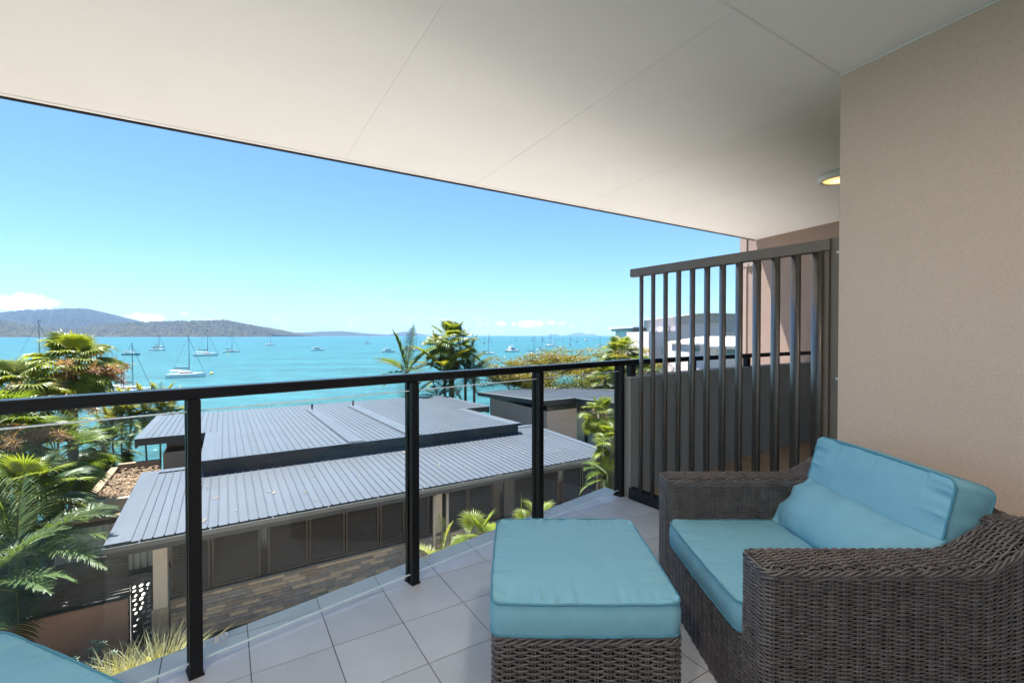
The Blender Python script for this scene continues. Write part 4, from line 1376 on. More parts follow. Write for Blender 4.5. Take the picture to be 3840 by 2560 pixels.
def leafhole(cx, cy, a, b_, th):
    c, s = math.cos(th), math.sin(th)
    loop2([(cx + a * math.cos(q) * c - b_ * math.sin(q) * s, cy + a * math.cos(q) * s + b_ * math.sin(q) * c) for q in np.linspace(0, 2 * np.pi, 15)[:-1]])


rg = np.random.default_rng(12)
cells = []
y = .17
while y < GHT - .12:
    row = []
    n_ = 3 if y > .8 else 2
    for i in range(n_):
        cx = (i + .5 + (.18 if int(y * 10) % 2 else -.1)) * GWD / n_
        cx = min(max(cx, .075), GWD - .09)
        big = .075 if y < .8 else .062
        leafhole(cx, y + rg.uniform(-.008, .008), big * rg.uniform(.75, 1.0) * (.95 if i else .72), .024 + .010 * (i > 0), R(35 + 25 * rg.random()) if y > .7 else R(-55 + 100 * rg.random()))
    y += .150 if y < .8 else .115
tmp = bpy.data.objects.new('cut_out_plate', cu); COL.objects.link(tmp)
bpy.context.view_layer.update()
me = bpy.data.meshes.new_from_object(tmp.evaluated_get(bpy.context.evaluated_depsgraph_get()))
bpy.data.objects.remove(tmp)
link('cut_out_plate', me, Mt['slatfence'], gt, loc=(0, 0, .08), rot=(R(90), 0, 0))
obj('frame', MB().box(-.012, GWD + .012, -.015, .015, GHT + .082, GHT + .11).box(-.03, -.006, -.02, .02, .0, GHT + .11).box(-.011, GWD + .012, -.015, .015, .05, .078), Mt['slatfence'], gt)
for zz in (.3, 1.0, 1.7):
    obj('hinge', MB().tube([(-.045, 0, zz), (-.045, 0, zz + .09)], .014, 8), Mt['slatfence'], gt)

# cream corrugated fence under the raised planter
cf = thing('corrugated_fence', 'cream corrugated fence under the raised planter, beyond the gate', 'fence', w(-2.6, 20.0, GROUND), A0)
oc = (-2.6, 20.0, GROUND)
us = np.arange(-4.6, -1.05, .019)
G = np.array([[(u, 20.0 + .018 * math.sin(u * 2 * math.pi / .19) + .010 * math.sin(u * 4 * math.pi / .19), z) for z in (GROUND + .05, -4.92)] for u in us])
obj('corrugated_sheet', MB(oc).grid(G), Mt['whitefence'], cf, recalc=False)
obj('base_rail', MB(oc).box(-4.6, -1.05, 19.93, 19.97, GROUND, GROUND + .16), Mt['slatfence'], cf)
pl_ = thing('raised_planter', 'raised sandstone edged planter of dry leaf litter beside the left end of the roof', 'planter', w(-3.0, 22.5, GROUND), A0)
op = (-3.0, 22.5, GROUND); fp = lambda: MB(op)
obj('beam', fp().box(-4.3, -1.0, 19.86, 20.2, -4.915, -4.74), Mt['louvre'], pl_)
obj('beam', fp().box(-4.3, -1.0, 19.80, 20.25, -4.738, -4.66), Mt['sand'], pl_)
obj('front_wall', fp().box(-4.05, -1.6, 20.25, 20.45, -4.90, -4.24), Mt['cream'], pl_)
obj('side_wall', fp().box(-4.05, -3.80, 20.452, 25.2, -4.9, -4.24), Mt['sand'], pl_)
obj('rear_wall', fp().box(-3.798, -2.38, 24.95, 25.2, -4.9, -4.10), Mt['sand'], pl_)
obj('outer_wall', fp().box(-4.04, -2.37, 20.46, 25.19, GROUND, -4.91), Mt['cream'], pl_)
G = np.array([[(-3.80 + 1.43 * i / 30, 20.46 + 4.48 * j / 60, -4.42 + .12 * math.sin(i * .5) * math.sin(j * .21) + rng.uniform(-.025, .025)) for j in range(61)] for i in range(31)])
stuff(obj('leaf_litter', MB(op).grid(G), Mt['mulch'], pl_, smooth=False))
lb = MB(op)
for q in range(420):
    u, v = rng.uniform(-3.75, -2.4), rng.uniform(20.5, 24.9); a = rng.uniform(0, 6.28); l = rng.uniform(.06, .28); tz = rng.uniform(-.2, .3)
    z = -4.33 + rng.uniform(0, .06); dx, dy = math.cos(a) * l, math.sin(a) * l; wx, wy = -math.sin(a) * .03, math.cos(a) * .03
    lb.add([(u - wx, v - wy, z), (u + wx, v + wy, z), (u + dx + wx * .4, v + dy + wy * .4, z + tz * l), (u + dx - wx * .4, v + dy - wy * .4, z + tz * l)], [(0, 1, 2, 3)])
stuff(obj('fallen_fronds', lb, mat('dead_frond', (.16, .095, .055), .9, col2=(.30, .21, .14), scale=1.5), pl_, recalc=False))
# small utility box at the foot of the wall
ub = thing('utility_box', 'small beige box standing at the foot of the brown garden wall', 'box', w(-3.85, 14.35, GROUND), A0)
obj('body', MB().bev(-.17, .17, -.14, .14, .06, .72, .01), Mt['cream'], ub)
obj('lid', MB().bev(-.19, .19, -.16, .16, .722, .76, .008), Mt['gutter'], ub)
obj('door', MB().bev(-.14, .14, -.152, -.141, .14, .66, .003), Mt['sand'], ub)

# ================================================================== far buildings beyond the screen
Mt['lilac'] = mat('pale_lilac_render', (.56, .52, .535), .9, var=.03, scale=.4)
Mt['offwhite'] = mat('off_white_render', (.66, .65, .63), .85, var=.03, scale=.4)
Mt['greyband'] = mat('grey_fascia', (.36, .355, .37), .7, var=.04, scale=.5)
Mt['navy'] = mat('navy_panel', (.045, .048, .075), .6, var=.08, scale=.6)
Mt['bluepane'] = mat('blue_grey_glass', (.12, .14, .19), .12, var=.15, scale=.7, spec=.7)
Mt['greenpane'] = mat('green_glass', (.10, .19, .18), .12, var=.15, scale=.7, spec=.7)
Mt['whiteroof'] = mat('white_roof', (.74, .74, .73), .6, var=.03, scale=.5)


def zx(x, y): return 2250 + x * .2551, 1100 + y * .2551


def facade(d, depth, o, zlow=GROUND):
    """boxes given by picture extents on a plane at distance d, with their real depth behind it"""
    def fbox(mb, x0, y0, x1, y1, dd=None, front=0.0, zl=None):
        a = at_d(*zx(x0, y0), d); c = at_d(*zx(x1, y1), d)
        mb.box(a[0], c[0], d - front, d + (depth if dd is None else dd), c[2] if zl is None else zl, a[2]); return mb
    return fbox


c0 = at_d(*zx(720, 600), 62)
ap = thing('apartment_block', 'grey and white apartment block with flat roof and stacked balconies behind the outer slats', 'building', (c0[0], 62, GROUND))
oa = (c0[0], 62, GROUND); fb = facade(62, 14, oa)
obj('wall', fb(MB(oa), 572, 545, 1015, 900, zl=GROUND), Mt['offwhite'], ap)
obj('roof', fb(MB(oa), 455, 492, 1020, 506, 15, 1.2), Mt['whiteroof'], ap)
obj('eave', fb(MB(oa), 495, 508, 1015, 543, 14, -.3), Mt['greyband'], ap)
obj('balcony_frame', fb(MB(oa), 462, 565, 530, 618, 3, 1.0), Mt['navy'], ap)
obj('balcony_column', fb(MB(oa), 500, 620, 520, 900, 2.5, .3, zl=GROUND), Mt['navy'], ap)
obj('side_wall', fb(MB(oa), 530, 545, 571, 900, 10, -.8, zl=GROUND), Mt['offwhite'], ap)
for (ya, yb) in ((712, 722), (826, 836), (942, 952)):
    obj('floor_slab', fb(MB(oa), 461, ya, 575, yb, 4, .8), Mt['offwhite'], ap)
for (xa, xb) in ((463, 500), (521, 556)):
    obj('balustrade_glass', fb(MB(oa), xa, 678, xb, 711, .05, .75), Mt['bluepane'], ap)
    for (ya, yb) in ((728, 792), (842, 905)):
        wn = obj('window', fb(MB(oa), xa, ya, xb + 14, yb, .1, .4), Mt['bluepane'], ap)
        obj('window_frame', fb(MB(oa), xa + 16, ya, xa + 18, yb, .1, .46), Mt['offwhite'], wn)
obj('dark_panel', fb(MB(oa), 662, 558, 745, 900, .3, .25, zl=GROUND), Mt['navy'], ap)
obj('louvred_band', fb(MB(oa), 800, 515, 920, 552, .3, .2), Mt['greyband'], ap)

c0 = at_d(*zx(1300, 600), 46)
wb = thing('apartment_building', 'pale lilac apartment building with a curved roofline seen through the slats', 'building', (c0[0], 46, GROUND))
ow = (c0[0], 46, GROUND); fb = facade(46, 12, ow)
obj('wall', fb(MB(ow), 718, 560, 1112, 900, 9, zl=GROUND), Mt['lilac'], wb)
obj('plant_screen', fb(MB(ow), 1000, 488, 1110, 559, 3, -2), Mt['offwhite'], wb)


def arc(xa, xb, ys, nn=18):
    xs = np.linspace(xa, xb, nn); return xs, np.interp(xs, [p[0] for p in ys], [p[1] for p in ys])


def curved(mb, top, bot, nn, d, depth):
    A, B = [], []
    for x, ya, yb in zip(top[0], top[1], bot):
        A.append(at_d(*zx(x, ya), d)); B.append(at_d(*zx(x, yb), d) if yb < 2000 else np.array([at_d(*zx(x, 600), d)[0], d, GROUND]))
    A, B = np.array(A), np.array(B); bk = np.array([0, depth, 0])
    G = np.stack([A, A + bk, B + bk, B], 1)
    G = np.concatenate([G, G[:, :1]], 1)
    mb.grid(G); n_ = len(A)
    mb.add(G[0, :4], [(0, 1, 2, 3)]); mb.add(G[-1, :4], [(0, 1, 2, 3)])
    return mb


tp = [(1113, 345), (1190, 336), (1300, 322), (1400, 306), (1500, 298), (1640, 294), (1800, 297), (2100, 306)]
bt = [(1113, 475), (1195, 464), (1300, 447), (1400, 432), (1500, 425), (1640, 420), (1800, 420), (2100, 424)]
t1 = arc(1113, 2250, tp); b1 = np.interp(t1[0], [p[0] for p in bt], [p[1] for p in bt])
obj('curved_fascia', curved(MB(ow), t1, b1, 18, 46, 11), Mt['greyband'], wb)
obj('roof_cap', curved(MB(ow), (np.linspace(1075, 2260, 18), np.interp(np.linspace(1075, 2260, 18), [p[0] for p in tp], [p[1] - 8 for p in tp])), np.interp(np.linspace(1075, 2260, 18), [p[0] for p in tp], [p[1] - 1 for p in tp]), 18, 45.5, 12), Mt['whiteroof'], wb)
obj('wall', curved(MB(ow), (t1[0], b1 + 1), np.full(18, 9999), 18, 46.3, 10), Mt['lilac'], wb)
for (xa, ya, xb, yb) in ((914, 785, 985, 905), (1000, 790, 1108, 908), (1855, 425, 1975, 552)):
    wn = obj('window', fb(MB(ow), xa, ya, xb, yb, .1, .06), Mt['greenpane'] if ya > 600 else Mt['greyband'], wb)
    if ya > 600:
        fr = MB(ow)
        fb(fr, xa - 5, ya - 6, xb + 5, ya - 1, .1, .10); fb(fr, xa - 5, yb + 1, xb + 5, yb + 6, .1, .10); fb(fr, (xa + xb) / 2 - 3, ya, (xa + xb) / 2 + 3, yb, .1, .10)
        obj('frame', fr, Mt['offwhite'], wn)

c0 = at_d(*zx(1750, 800), 34)
vh = thing('villa', 'small white villa with low hipped white roof in front of the curved building', 'house', (c0[0], 34, GROUND))
ov = (c0[0], 34, GROUND); fb = facade(34, 7, ov)
obj('wall', fb(MB(ov), 1470, 745, 2200, 900, 7, zl=GROUND), Mt['lilac'], vh)
obj('wall', fb(MB(ov), 1405, 748, 1469, 900, 5, -1.2, zl=GROUND), Mt['lilac'], vh)


def hip(xa, xb, ye, xr0, xr1, yr, d0, dr, name='roof'):
    a = at_d(*zx(xa, ye), d0); c = at_d(*zx(xb, ye), d0); e = at_d(*zx(xr0, yr), dr); g_ = at_d(*zx(xr1, yr), dr)
    bk = 2 * (dr - d0); A = [a, c, c + [0, bk, 0], a + [0, bk, 0]]
    A2 = [p - np.array([0, 0, .14]) for p in A]
    mb = MB(ov); mb.add(A + [e, g_] + A2, [(0, 1, 5, 4), (1, 2, 5), (2, 3, 4, 5), (3, 0, 4), (0, 6, 7, 1), (1, 7, 8, 2), (2, 8, 9, 3), (3, 9, 6, 0), (6, 9, 8, 7)])
    return obj(name, mb, Mt['whiteroof'], vh)


hip(1405, 2250, 728, 1490, 2200, 632, 33.6, 36.6)
hip(1620, 2250, 772, 1690, 2250, 728, 32.6, 33.4, 'porch_roof')
obj('eave', fb(MB(ov), 1620, 775, 2240, 782, .2, 1.25), Mt['greyband'], vh)
for (xa, ya, xb, yb) in ((1440, 795, 1470, 858), (1860, 828, 1940, 892), (1950, 828, 2010, 892)):
    wn = obj('window', fb(MB(ov), xa, ya, xb, yb, .1, .06 if xa > 1469 else -1.14), Mt['greenpane'], vh)
    obj('frame', fb(MB(ov), xa - 3, yb, xb + 3, yb + 4, .1, .1 if xa > 1469 else -1.1), Mt['offwhite'], wn)
obj('door', fb(MB(ov), 1620, 815, 1700, 960, .1, .05), Mt['offwhite'], vh)
# ================================================================== boats at their moorings
Mt['hull'] = mat('white_gelcoat', (.84, .84, .83), .3, var=.02)
Mt['deck'] = mat('pale_deck', (.60, .60, .57), .6, var=.05)
Mt['bwin'] = mat('tinted_cabin_window', (.02, .022, .028), .1)
Mt['mast'] = mat('mast_alloy', (.16, .16, .17), .4, metal=.3)
Mt['rig'] = mat('rigging', (.07, .07, .08), .5)
Mt['navycanvas'] = mat('navy_canvas', (.018, .024, .05), .8)
Mt['bluecanvas'] = mat('teal_canvas_awning', (.02, .20, .28), .8)
Mt['bluehull'] = mat('blue_hull', (.03, .10, .16), .35)
Mt['tan'] = mat('orange_canvas', (.50, .22, .10), .8)


def hull_mesh(L, Bm, fb, y0=0.0, transom=.75, draft=.25, rake=.10):
    """lofted hull, bow at +x, open deck closed flat"""
    mb = MB(); ns = 15; G = []
    for i in range(ns):
        t = i / (ns - 1); x = -L / 2 + L * t
        b_ = Bm / 2 * (transom + (1 - transom) * math.sin(min(1, t / .45) * math.pi / 2)) * (1 - max(0, (t - .45) / .55) ** 2.2)
        sh = fb * (1 + .35 * max(0, t - .4) ** 1.5)
        b_ = max(b_, .02); xx = x + rake * L * .4 * max(0, t - .6)
        G.append([(x, y0 - b_ * .25, -draft), (x + (xx - x) * .3, y0 - b_ * .82, .05), (xx, y0 - b_, sh), (xx, y0 + b_, sh), (x + (xx - x) * .3, y0 + b_ * .82, .05), (x, y0 + b_ * .25, -draft)])
    G = np.array(G)
    mb.grid(np.concatenate([G, G[:, :1]], 1)); mb.add(G[0], [(0, 1, 2, 3, 4, 5)]); mb.add(G[-1], [(0, 1, 2, 3, 4, 5)])
    return mb


def cabin_mb(x0, x1, y, z0, z1, slope=.25, yt=.8):
    mb = MB(); h = z1 - z0
    mb.add([(x0, -y, z0), (x1, -y, z0), (x1, y, z0), (x0, y, z0), (x0 + h * .1, -y * yt, z1), (x1 - h * slope * 4, -y * yt, z1), (x1 - h * slope * 4, y * yt, z1), (x0 + h * .1, y * yt, z1)],
           [(3, 2, 1, 0), (4, 5, 6, 7), (0, 1, 5, 4), (1, 2, 6, 5), (2, 3, 7, 6), (3, 0, 4, 7)])
    return mb


def band(x0, x1, y, z0, z1, slope=.25, yt=.9):
    return cabin_mb(x0, x1, y, z0, z1, slope, yt)


def rigging(root, mx, mh, bow, stern, zb, mr=.11, boom=True, cover='navycanvas', z_boom=2.0, thick=.16):
    obj('mast', MB().tube([(mx, 0, zb), (mx - .012 * mh, 0, zb + mh)], [mr, mr * .7], 6), Mt['mast'], root)
    rg_ = MB()
    rg_.tube([(bow, 0, zb), (mx - .011 * mh, 0, zb + mh * .93)], .055, 4)
    rg_.tube([(stern, 0, zb), (mx - .012 * mh, 0, zb + mh)], .03, 3)
    for s in (-1, 1): rg_.tube([(mx - .3, s * 1.3, zb - .2), (mx - .006 * mh, 0, zb + mh * .62)], .028, 3)
    rg_.tube([(mx - .05, -.9, zb + mh * .52), (mx - .05, .9, zb + mh * .52)], .04, 4)
    obj('rigging', rg_, Mt['rig'], root)
    if boom:
        obj('boom', MB().tube([(mx - .2, 0, z_boom), (mx - .2 - mh * .33, 0, z_boom + .1)], [thick, thick * .8], 8), Mt[cover], root)


def mono(name, label):
    t = thing(name, label, 'sailboat', (0, 0, 0))
    obj('hull', hull_mesh(11, 3.5, 1.05, rake=.2), Mt['hull'], t, smooth=False)
    cb = obj('cabin', cabin_mb(-1.6, 2.9, 1.15, 1.05, 1.62, .5), Mt['deck'], t)
    obj('window', band(-1.2, 2.0, 1.13, 1.2, 1.42, .5, .97), Mt['bwin'], cb)
    obj('sprayhood', cabin_mb(-2.6, -1.3, 1.1, 1.3, 2.15, .3), Mt['navycanvas'], t)
    rigging(t, .9, 13.5, 5.6, -5.3, 1.1, z_boom=2.45)
    return t


def cat(name, label):
    t = thing(name, label, 'catamaran', (0, 0, 0))
    for s in (-1, 1): obj('hull', hull_mesh(12.5, 1.55, 1.35, y0=s * 2.6, transom=.55, rake=.05), Mt['hull'], t)
    obj('bridge_deck', MB().box(-4.2, 3.0, -2.6, 2.6, .75, 1.36), Mt['hull'], t)
    cb = obj('cabin', cabin_mb(-2.4, 2.6, 2.2, 1.361, 2.25, .42, .82), Mt['hull'], t)
    obj('window', band(-1.9, 2.45, 2.16, 1.62, 2.02, .48, .93), Mt['bwin'], cb)
    obj('awning', MB().box(-5.1, -1.9, -1.9, 1.9, 2.62, 2.70).tube([(-4.9, -1.7, 1.3), (-4.9, -1.7, 2.63)], .05, 5).tube([(-4.9, 1.7, 1.3), (-4.9, 1.7, 2.63)], .05, 5), Mt['hull'], t)
    rigging(t, 1.0, 14.0, 5.6, -4.5, 2.2, mr=.13, z_boom=3.45, thick=.24)
    return t


def tri(name, label):
    t = thing(name, label, 'trimaran', (0, 0, 0))
    obj('hull', hull_mesh(10, 1.9, 1.2, transom=.5), Mt['hull'], t)
    for s in (-1, 1): obj('float', hull_mesh(7.5, .7, .8, y0=s * 3.3, transom=.3), Mt['deck'], t)
    obj('crossbeam', MB().box(-1.4, -1.0, -3.3, 3.3, .8, 1.0).box(1.6, 2.0, -3.3, 3.3, .8, 1.0), Mt['deck'], t)
    cb = obj('cabin', cabin_mb(-1.4, 2.4, .8, 1.2, 1.9, .4), Mt['deck'], t)
    obj('window', band(-1.0, 1.6, .79, 1.4, 1.65, .4, .97), Mt['bwin'], cb)
    rigging(t, .8, 12.5, 4.9, -4.7, 1.2, mr=.12, z_boom=2.5, thick=.2)
    return t


def cruiser(name, label):
    t = thing(name, label, 'motor boat', (0, 0, 0))
    obj('hull', hull_mesh(9.5, 3.3, 1.25, rake=.25, transom=.9), Mt['hull'], t)
    cb = obj('cabin', cabin_mb(-2.4, 2.6, 1.35, 1.25, 2.5, .35), Mt['hull'], t)
    obj('window', band(-1.9, 2.2, 1.3, 1.75, 2.2, .35, .93), Mt['bwin'], cb)
    obj('canopy', MB().box(-3.8, .6, -1.2, 1.2, 2.75, 2.83).tube([(-3.6, -1, 1.2), (-3.6, -1, 2.76)], .05, 5).tube([(-3.6, 1, 1.2), (-3.6, 1, 2.76)], .05, 5), Mt['deck'], t)
    obj('antenna', MB().tube([(-.4, 0, 2.84), (-.8, 0, 4.8)], .04, 4), Mt['mast'], t)
    return t


def powercat(name, label):
    t = thing(name, label, 'motor boat', (0, 0, 0))
    for s in (-1, 1): obj('hull', hull_mesh(13, 1.9, 1.6, y0=s * 2.2, transom=.8, rake=.1), Mt['hull'], t)
    obj('bridge_deck', MB().box(-5.6, 4.2, -2.4, 2.4, .9, 1.62), Mt['hull'], t)
    cb = obj('cabin', cabin_mb(-3.2, 3.4, 2.2, 1.621, 3.3, .3, .85), Mt['hull'], t)
    obj('window', band(-3.3, 3.1, 2.15, 2.2, 2.9, .32, .95), Mt['bwin'], cb)
    obj('flybridge', cabin_mb(-2.8, 1.2, 1.7, 3.301, 4.1, .2), Mt['hull'], t)
    obj('hardtop', MB().box(-2.8, .9, -1.7, 1.7, 5.1, 5.22).tube([(-2.5, -1.4, 4), (-2.5, -1.4, 5.1)], .07, 5).tube([(-2.5, 1.4, 4), (-2.5, 1.4, 5.1)], .07, 5).tube([(.6, -1.4, 4), (.4, -1.4, 5.1)], .07, 5).tube([(.6, 1.4, 4), (.4, 1.4, 5.1)], .07, 5), Mt['hull'], t)
    obj('antenna', MB().tube([(-1, 0, 5.2), (-1.2, 0, 13.5)], .06, 4), Mt['mast'], t)
    return t


def launch(name, label):
    t = thing(name, label, 'motor boat', (0, 0, 0))
    obj('hull', hull_mesh(11, 2.8, .9, transom=.95, rake=.1), Mt['bluehull'], t)
    obj('deck', MB().box(-5.2, 3.6, -1.2, 1.2, .88, .96), Mt['hull'], t)
    obj('canopy', MB().box(-5.0, 1.6, -1.2, 1.2, 2.15, 2.24), Mt['hull'], t)
    obj('canopy_cloth', MB().box(-4.9, -1.6, -1.1, 1.1, 2.241, 2.36), Mt['tan'], t)
    pp = MB()
    for x in (-4.8, -2.6, -.4, 1.4):
        for s in (-1.1, 1.1): pp.tube([(x, s, .9), (x, s, 2.16)], .06, 5)
    pp.tube([(3.4, 0, .9), (3.4, 0, 3.4)], .07, 5)
    obj('posts', pp, Mt['mast'], t)
    return t


MAKE = dict(mono=(mono, 'sailboat', 11), cat=(cat, 'catamaran', 12.5), tri=(tri, 'trimaran', 10), cruiser=(cruiser, 'motor_boat', 9.5), powercat=(powercat, 'motor_boat', 13), launch=(launch, 'motor_boat', 11))
# kind, picture x of the middle, picture y of the waterline, heading (degrees right of straight ahead), scale, label
BOATS = [
    ('cat', 699, 1413, 58, .80, 'nearest white catamaran with a furled dark mainsail, directly above the handrail'),
    ('cat', 485, 1474, 70, .70, 'white catamaran half hidden by the handrail, its forestay falling right of the big fan palm'),
    ('mono', 135, 1395, 70, 1.25, 'tall masted yacht whose hull hides behind the left fan palm'),
    ('launch', 493, 1331, 90, 1.0, 'low blue launch with an orange and white canopy between fan palm and catamaran'),
    ('mono', 590, 1314, 70, 1.0, 'white yacht left of the nearest catamaran mast, just in front of another yacht'),
    ('mono', 594, 1301.5, 70, 1.0, 'dark canvassed yacht directly behind the white yacht below the wooded hill'),
    ('cat', 772, 1334, 60, 1.05, 'catamaran with navy awning just right of the nearest catamaran'),
    ('mono', 866, 1320, 55, 1.0, 'small dark trimmed yacht right of two catamarans under the hill end'),
    ('cat', 1012, 1294.5, 62, 1.0, 'catamaran anchored off the cliff tip of the wooded hill'),
    ('cruiser', 1192, 1314.5, 75, 1.05, 'open white motor boat alone in the middle of the bay'),
    ('mono', 1378, 1289, 55, 1.0, 'lone slim yacht below the far headland'),
    ('cruiser', 1456, 1320, 70, 1.0, 'white cabin cruiser left of the feather palm crown'),
    ('mono', 1534, 1305, 60, 1.0, 'white yacht just above the feather palm fronds'),
    ('mono', 1529, 1282, 55, .8, 'tiny yacht behind the white yacht over the feather palm'),
    ('cat', 1558, 1314.5, 66, 1.0, 'tall masted catamaran with dark windows between the palms'),
    ('cruiser', 1766, 1285, 60, 1.0, 'motor boat peeping past the right fringe of the tall fan palm'),
    ('mono', 1816, 1288, 40, .9, 'small yacht left of the two masted pair beyond the tall fan palm'),
    ('mono', 1828, 1328.5, 62, 1.0, 'white yacht with red marker buoy right of the palm group'),
    ('mono', 1833, 1283, 45, .9, 'far yacht partly behind the mast of the white yacht by the palms'),
    ('powercat', 1920, 1319, 42, .95, 'big white motor catamaran with a flybridge and tall aerial'),
    ('mono', 1935, 1277.5, 55, .9, 'distant yacht over the bow of the big motor catamaran'),
    ('mono', 1997, 1279, 30, .9, 'far yacht in line with the mast of the trimaran'),
    ('tri', 1999, 1330, 70, 1.0, 'grey trimaran with three hulls in the right middle of the bay'),
    ('mono', 2031, 1312, 55, .9, 'yacht with dark boom cover just right of the trimaran'),
    ('mono', 2036, 1277.5, 35, 1.1, 'white yacht far behind the dark covered yacht'),
    ('cat', 2062, 1297, 60, 1.0, 'catamaran with red trimmed awning left of the small round island'),
    ('cat', 2065, 1276.5, 50, 1.0, 'far catamaran right behind the red trimmed catamaran'),
    ('cruiser', 2079, 1288, 35, .9, 'small motor boat between the catamaran and the fleet beyond'),
    ('mono', 2084, 1278.5, 60, 1.0, 'yacht with two close masts under the small round island'),
    ('mono', 2097, 1272.5, 65, 1.1, 'farthest yacht under the right tip of the small island'),
    ('cat', 2111, 1278, 55, .9, 'catamaran left of the twin humped island'),
    ('mono', 2138, 1295.5, 25, .95, 'upright yacht at the left end of the twin humped island'),
    ('mono', 2141, 1276, 30, .9, 'distant yacht hidden behind the upright yacht'),
    ('mono', 2164, 1284.5, 28, 1.0, 'yacht below the peak of the twin humped island'),
    ('powercat', 2198, 1277.5, 45, .95, 'white motor yacht below the saddle of the twin humped island'),
    ('cat', 2226, 1277.5, 32, .75, 'little catamaran under the right hump of the island'),
    ('tri', 2249, 1295.5, 68, 1.0, 'pale trimaran alone above the poinciana tree'),
    ('cat', 2308, 1278, 40, .95, 'catamaran behind another one, left of the apartment balconies'),
    ('cat', 2314, 1290.5, 30, 1.0, 'stern of a broad catamaran above the right palm crown'),
    ('mono', 2356, 1288, 30, 1.0, 'yacht nearest to the apartment balconies'),
]
protos = {}
for kind, fx, fy, hd, sc, label in BOATS:
    fn, nm, L0 = MAKE[kind]
    p = at_z(fx, fy, SEA)
    if kind not in protos:
        protos[kind] = r = fn(nm, label)
    else:
        r = dup(protos[kind], label=label)
    r['label'] = label
    r['group'] = 'boats moored in the bay'
    r.location = p; r.rotation_euler = (0, 0, R(90 - hd)); r.scale = (sc,) * 3
by = None
for i, (fx, fy, lab) in enumerate(((793, 1403, 'yellow mooring buoy off the bow of the nearest catamaran'), (852, 1331, 'yellow mooring buoy in front of the small dark trimmed yacht'),
                                   (1945, 1317, 'pink mooring buoy at the bow of the big motor catamaran'), (1845, 1326, 'pink mooring buoy at the bow of the white yacht by the palms'))):
    G = [[(.5 * math.cos(a) * math.cos(e), .5 * math.sin(a) * math.cos(e), .25 + .5 * math.sin(e)) for e in np.linspace(-1.5, 1.5, 7)] for a in np.linspace(0, 6.283, 11)[:-1]]
    m = mat('buoy_yellow', (.75, .55, .08), .5) if i == 0 else (mat('buoy_pink', (.75, .25, .30), .5) if i == 2 else m)
    b_ = obj('mooring_buoy', MB().grid(G, True), m, loc=tuple(at_z(fx, fy, SEA)), smooth=True)
    tag(b_, lab, 'buoy', 'mooring buoys')
# ================================================================== palms, trees and shrubs
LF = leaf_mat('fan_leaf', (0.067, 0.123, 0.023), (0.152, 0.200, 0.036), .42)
LFY = leaf_mat('yellow_fan_leaf', (0.109, 0.168, 0.025), (0.242, 0.266, 0.045), .45)  # yellower, lighter green than the plain fan leaf
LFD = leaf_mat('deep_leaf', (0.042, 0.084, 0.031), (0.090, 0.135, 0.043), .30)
LFP = leaf_mat('feather_leaf', (0.040, 0.078, 0.029), (0.092, 0.126, 0.037), .38)
LFPY = leaf_mat('golden_feather_leaf', (0.105, 0.140, 0.020), (0.215, 0.210, 0.030), .45)
DEAD = leaf_mat('dead_leaf', (0.195, 0.128, 0.068), (0.330, 0.232, 0.135), .25)
TRUNK = mat('palm_trunk', (.12, .095, .075), .95, var=.35, scale=6, bump=.02, bscale=18, stretch=(1, 1, 4))
TRUNKG = mat('green_crownshaft', (.10, .13, .05), .6, var=.2, scale=4)
INFL = leaf_mat('flower_stalk', (.24, .135, .075), (.34, .22, .135), .25, scale=8)
BARK = mat('bark', (.13, .10, .08), .95, var=.3, scale=8, bump=.01, bscale=20)
PETI = mat('petiole', (.16, .17, .05), .6, var=.2, scale=4)


def bend_path(elev, L, n, sag):
    """curve in the xz plane that starts at angle elev and sags under its weight"""
    pts = [(0.0, 0.0)]; a = elev; d = L / (n - 1)
    for i in range(1, n):
        a -= sag * (i / n) * d * 1.6 * max(.15, math.cos(a) if a > -1.3 else .15)
        pts.append((pts[-1][0] + d * math.cos(a), pts[-1][1] + d * math.sin(a)))
    return np.array(pts), a


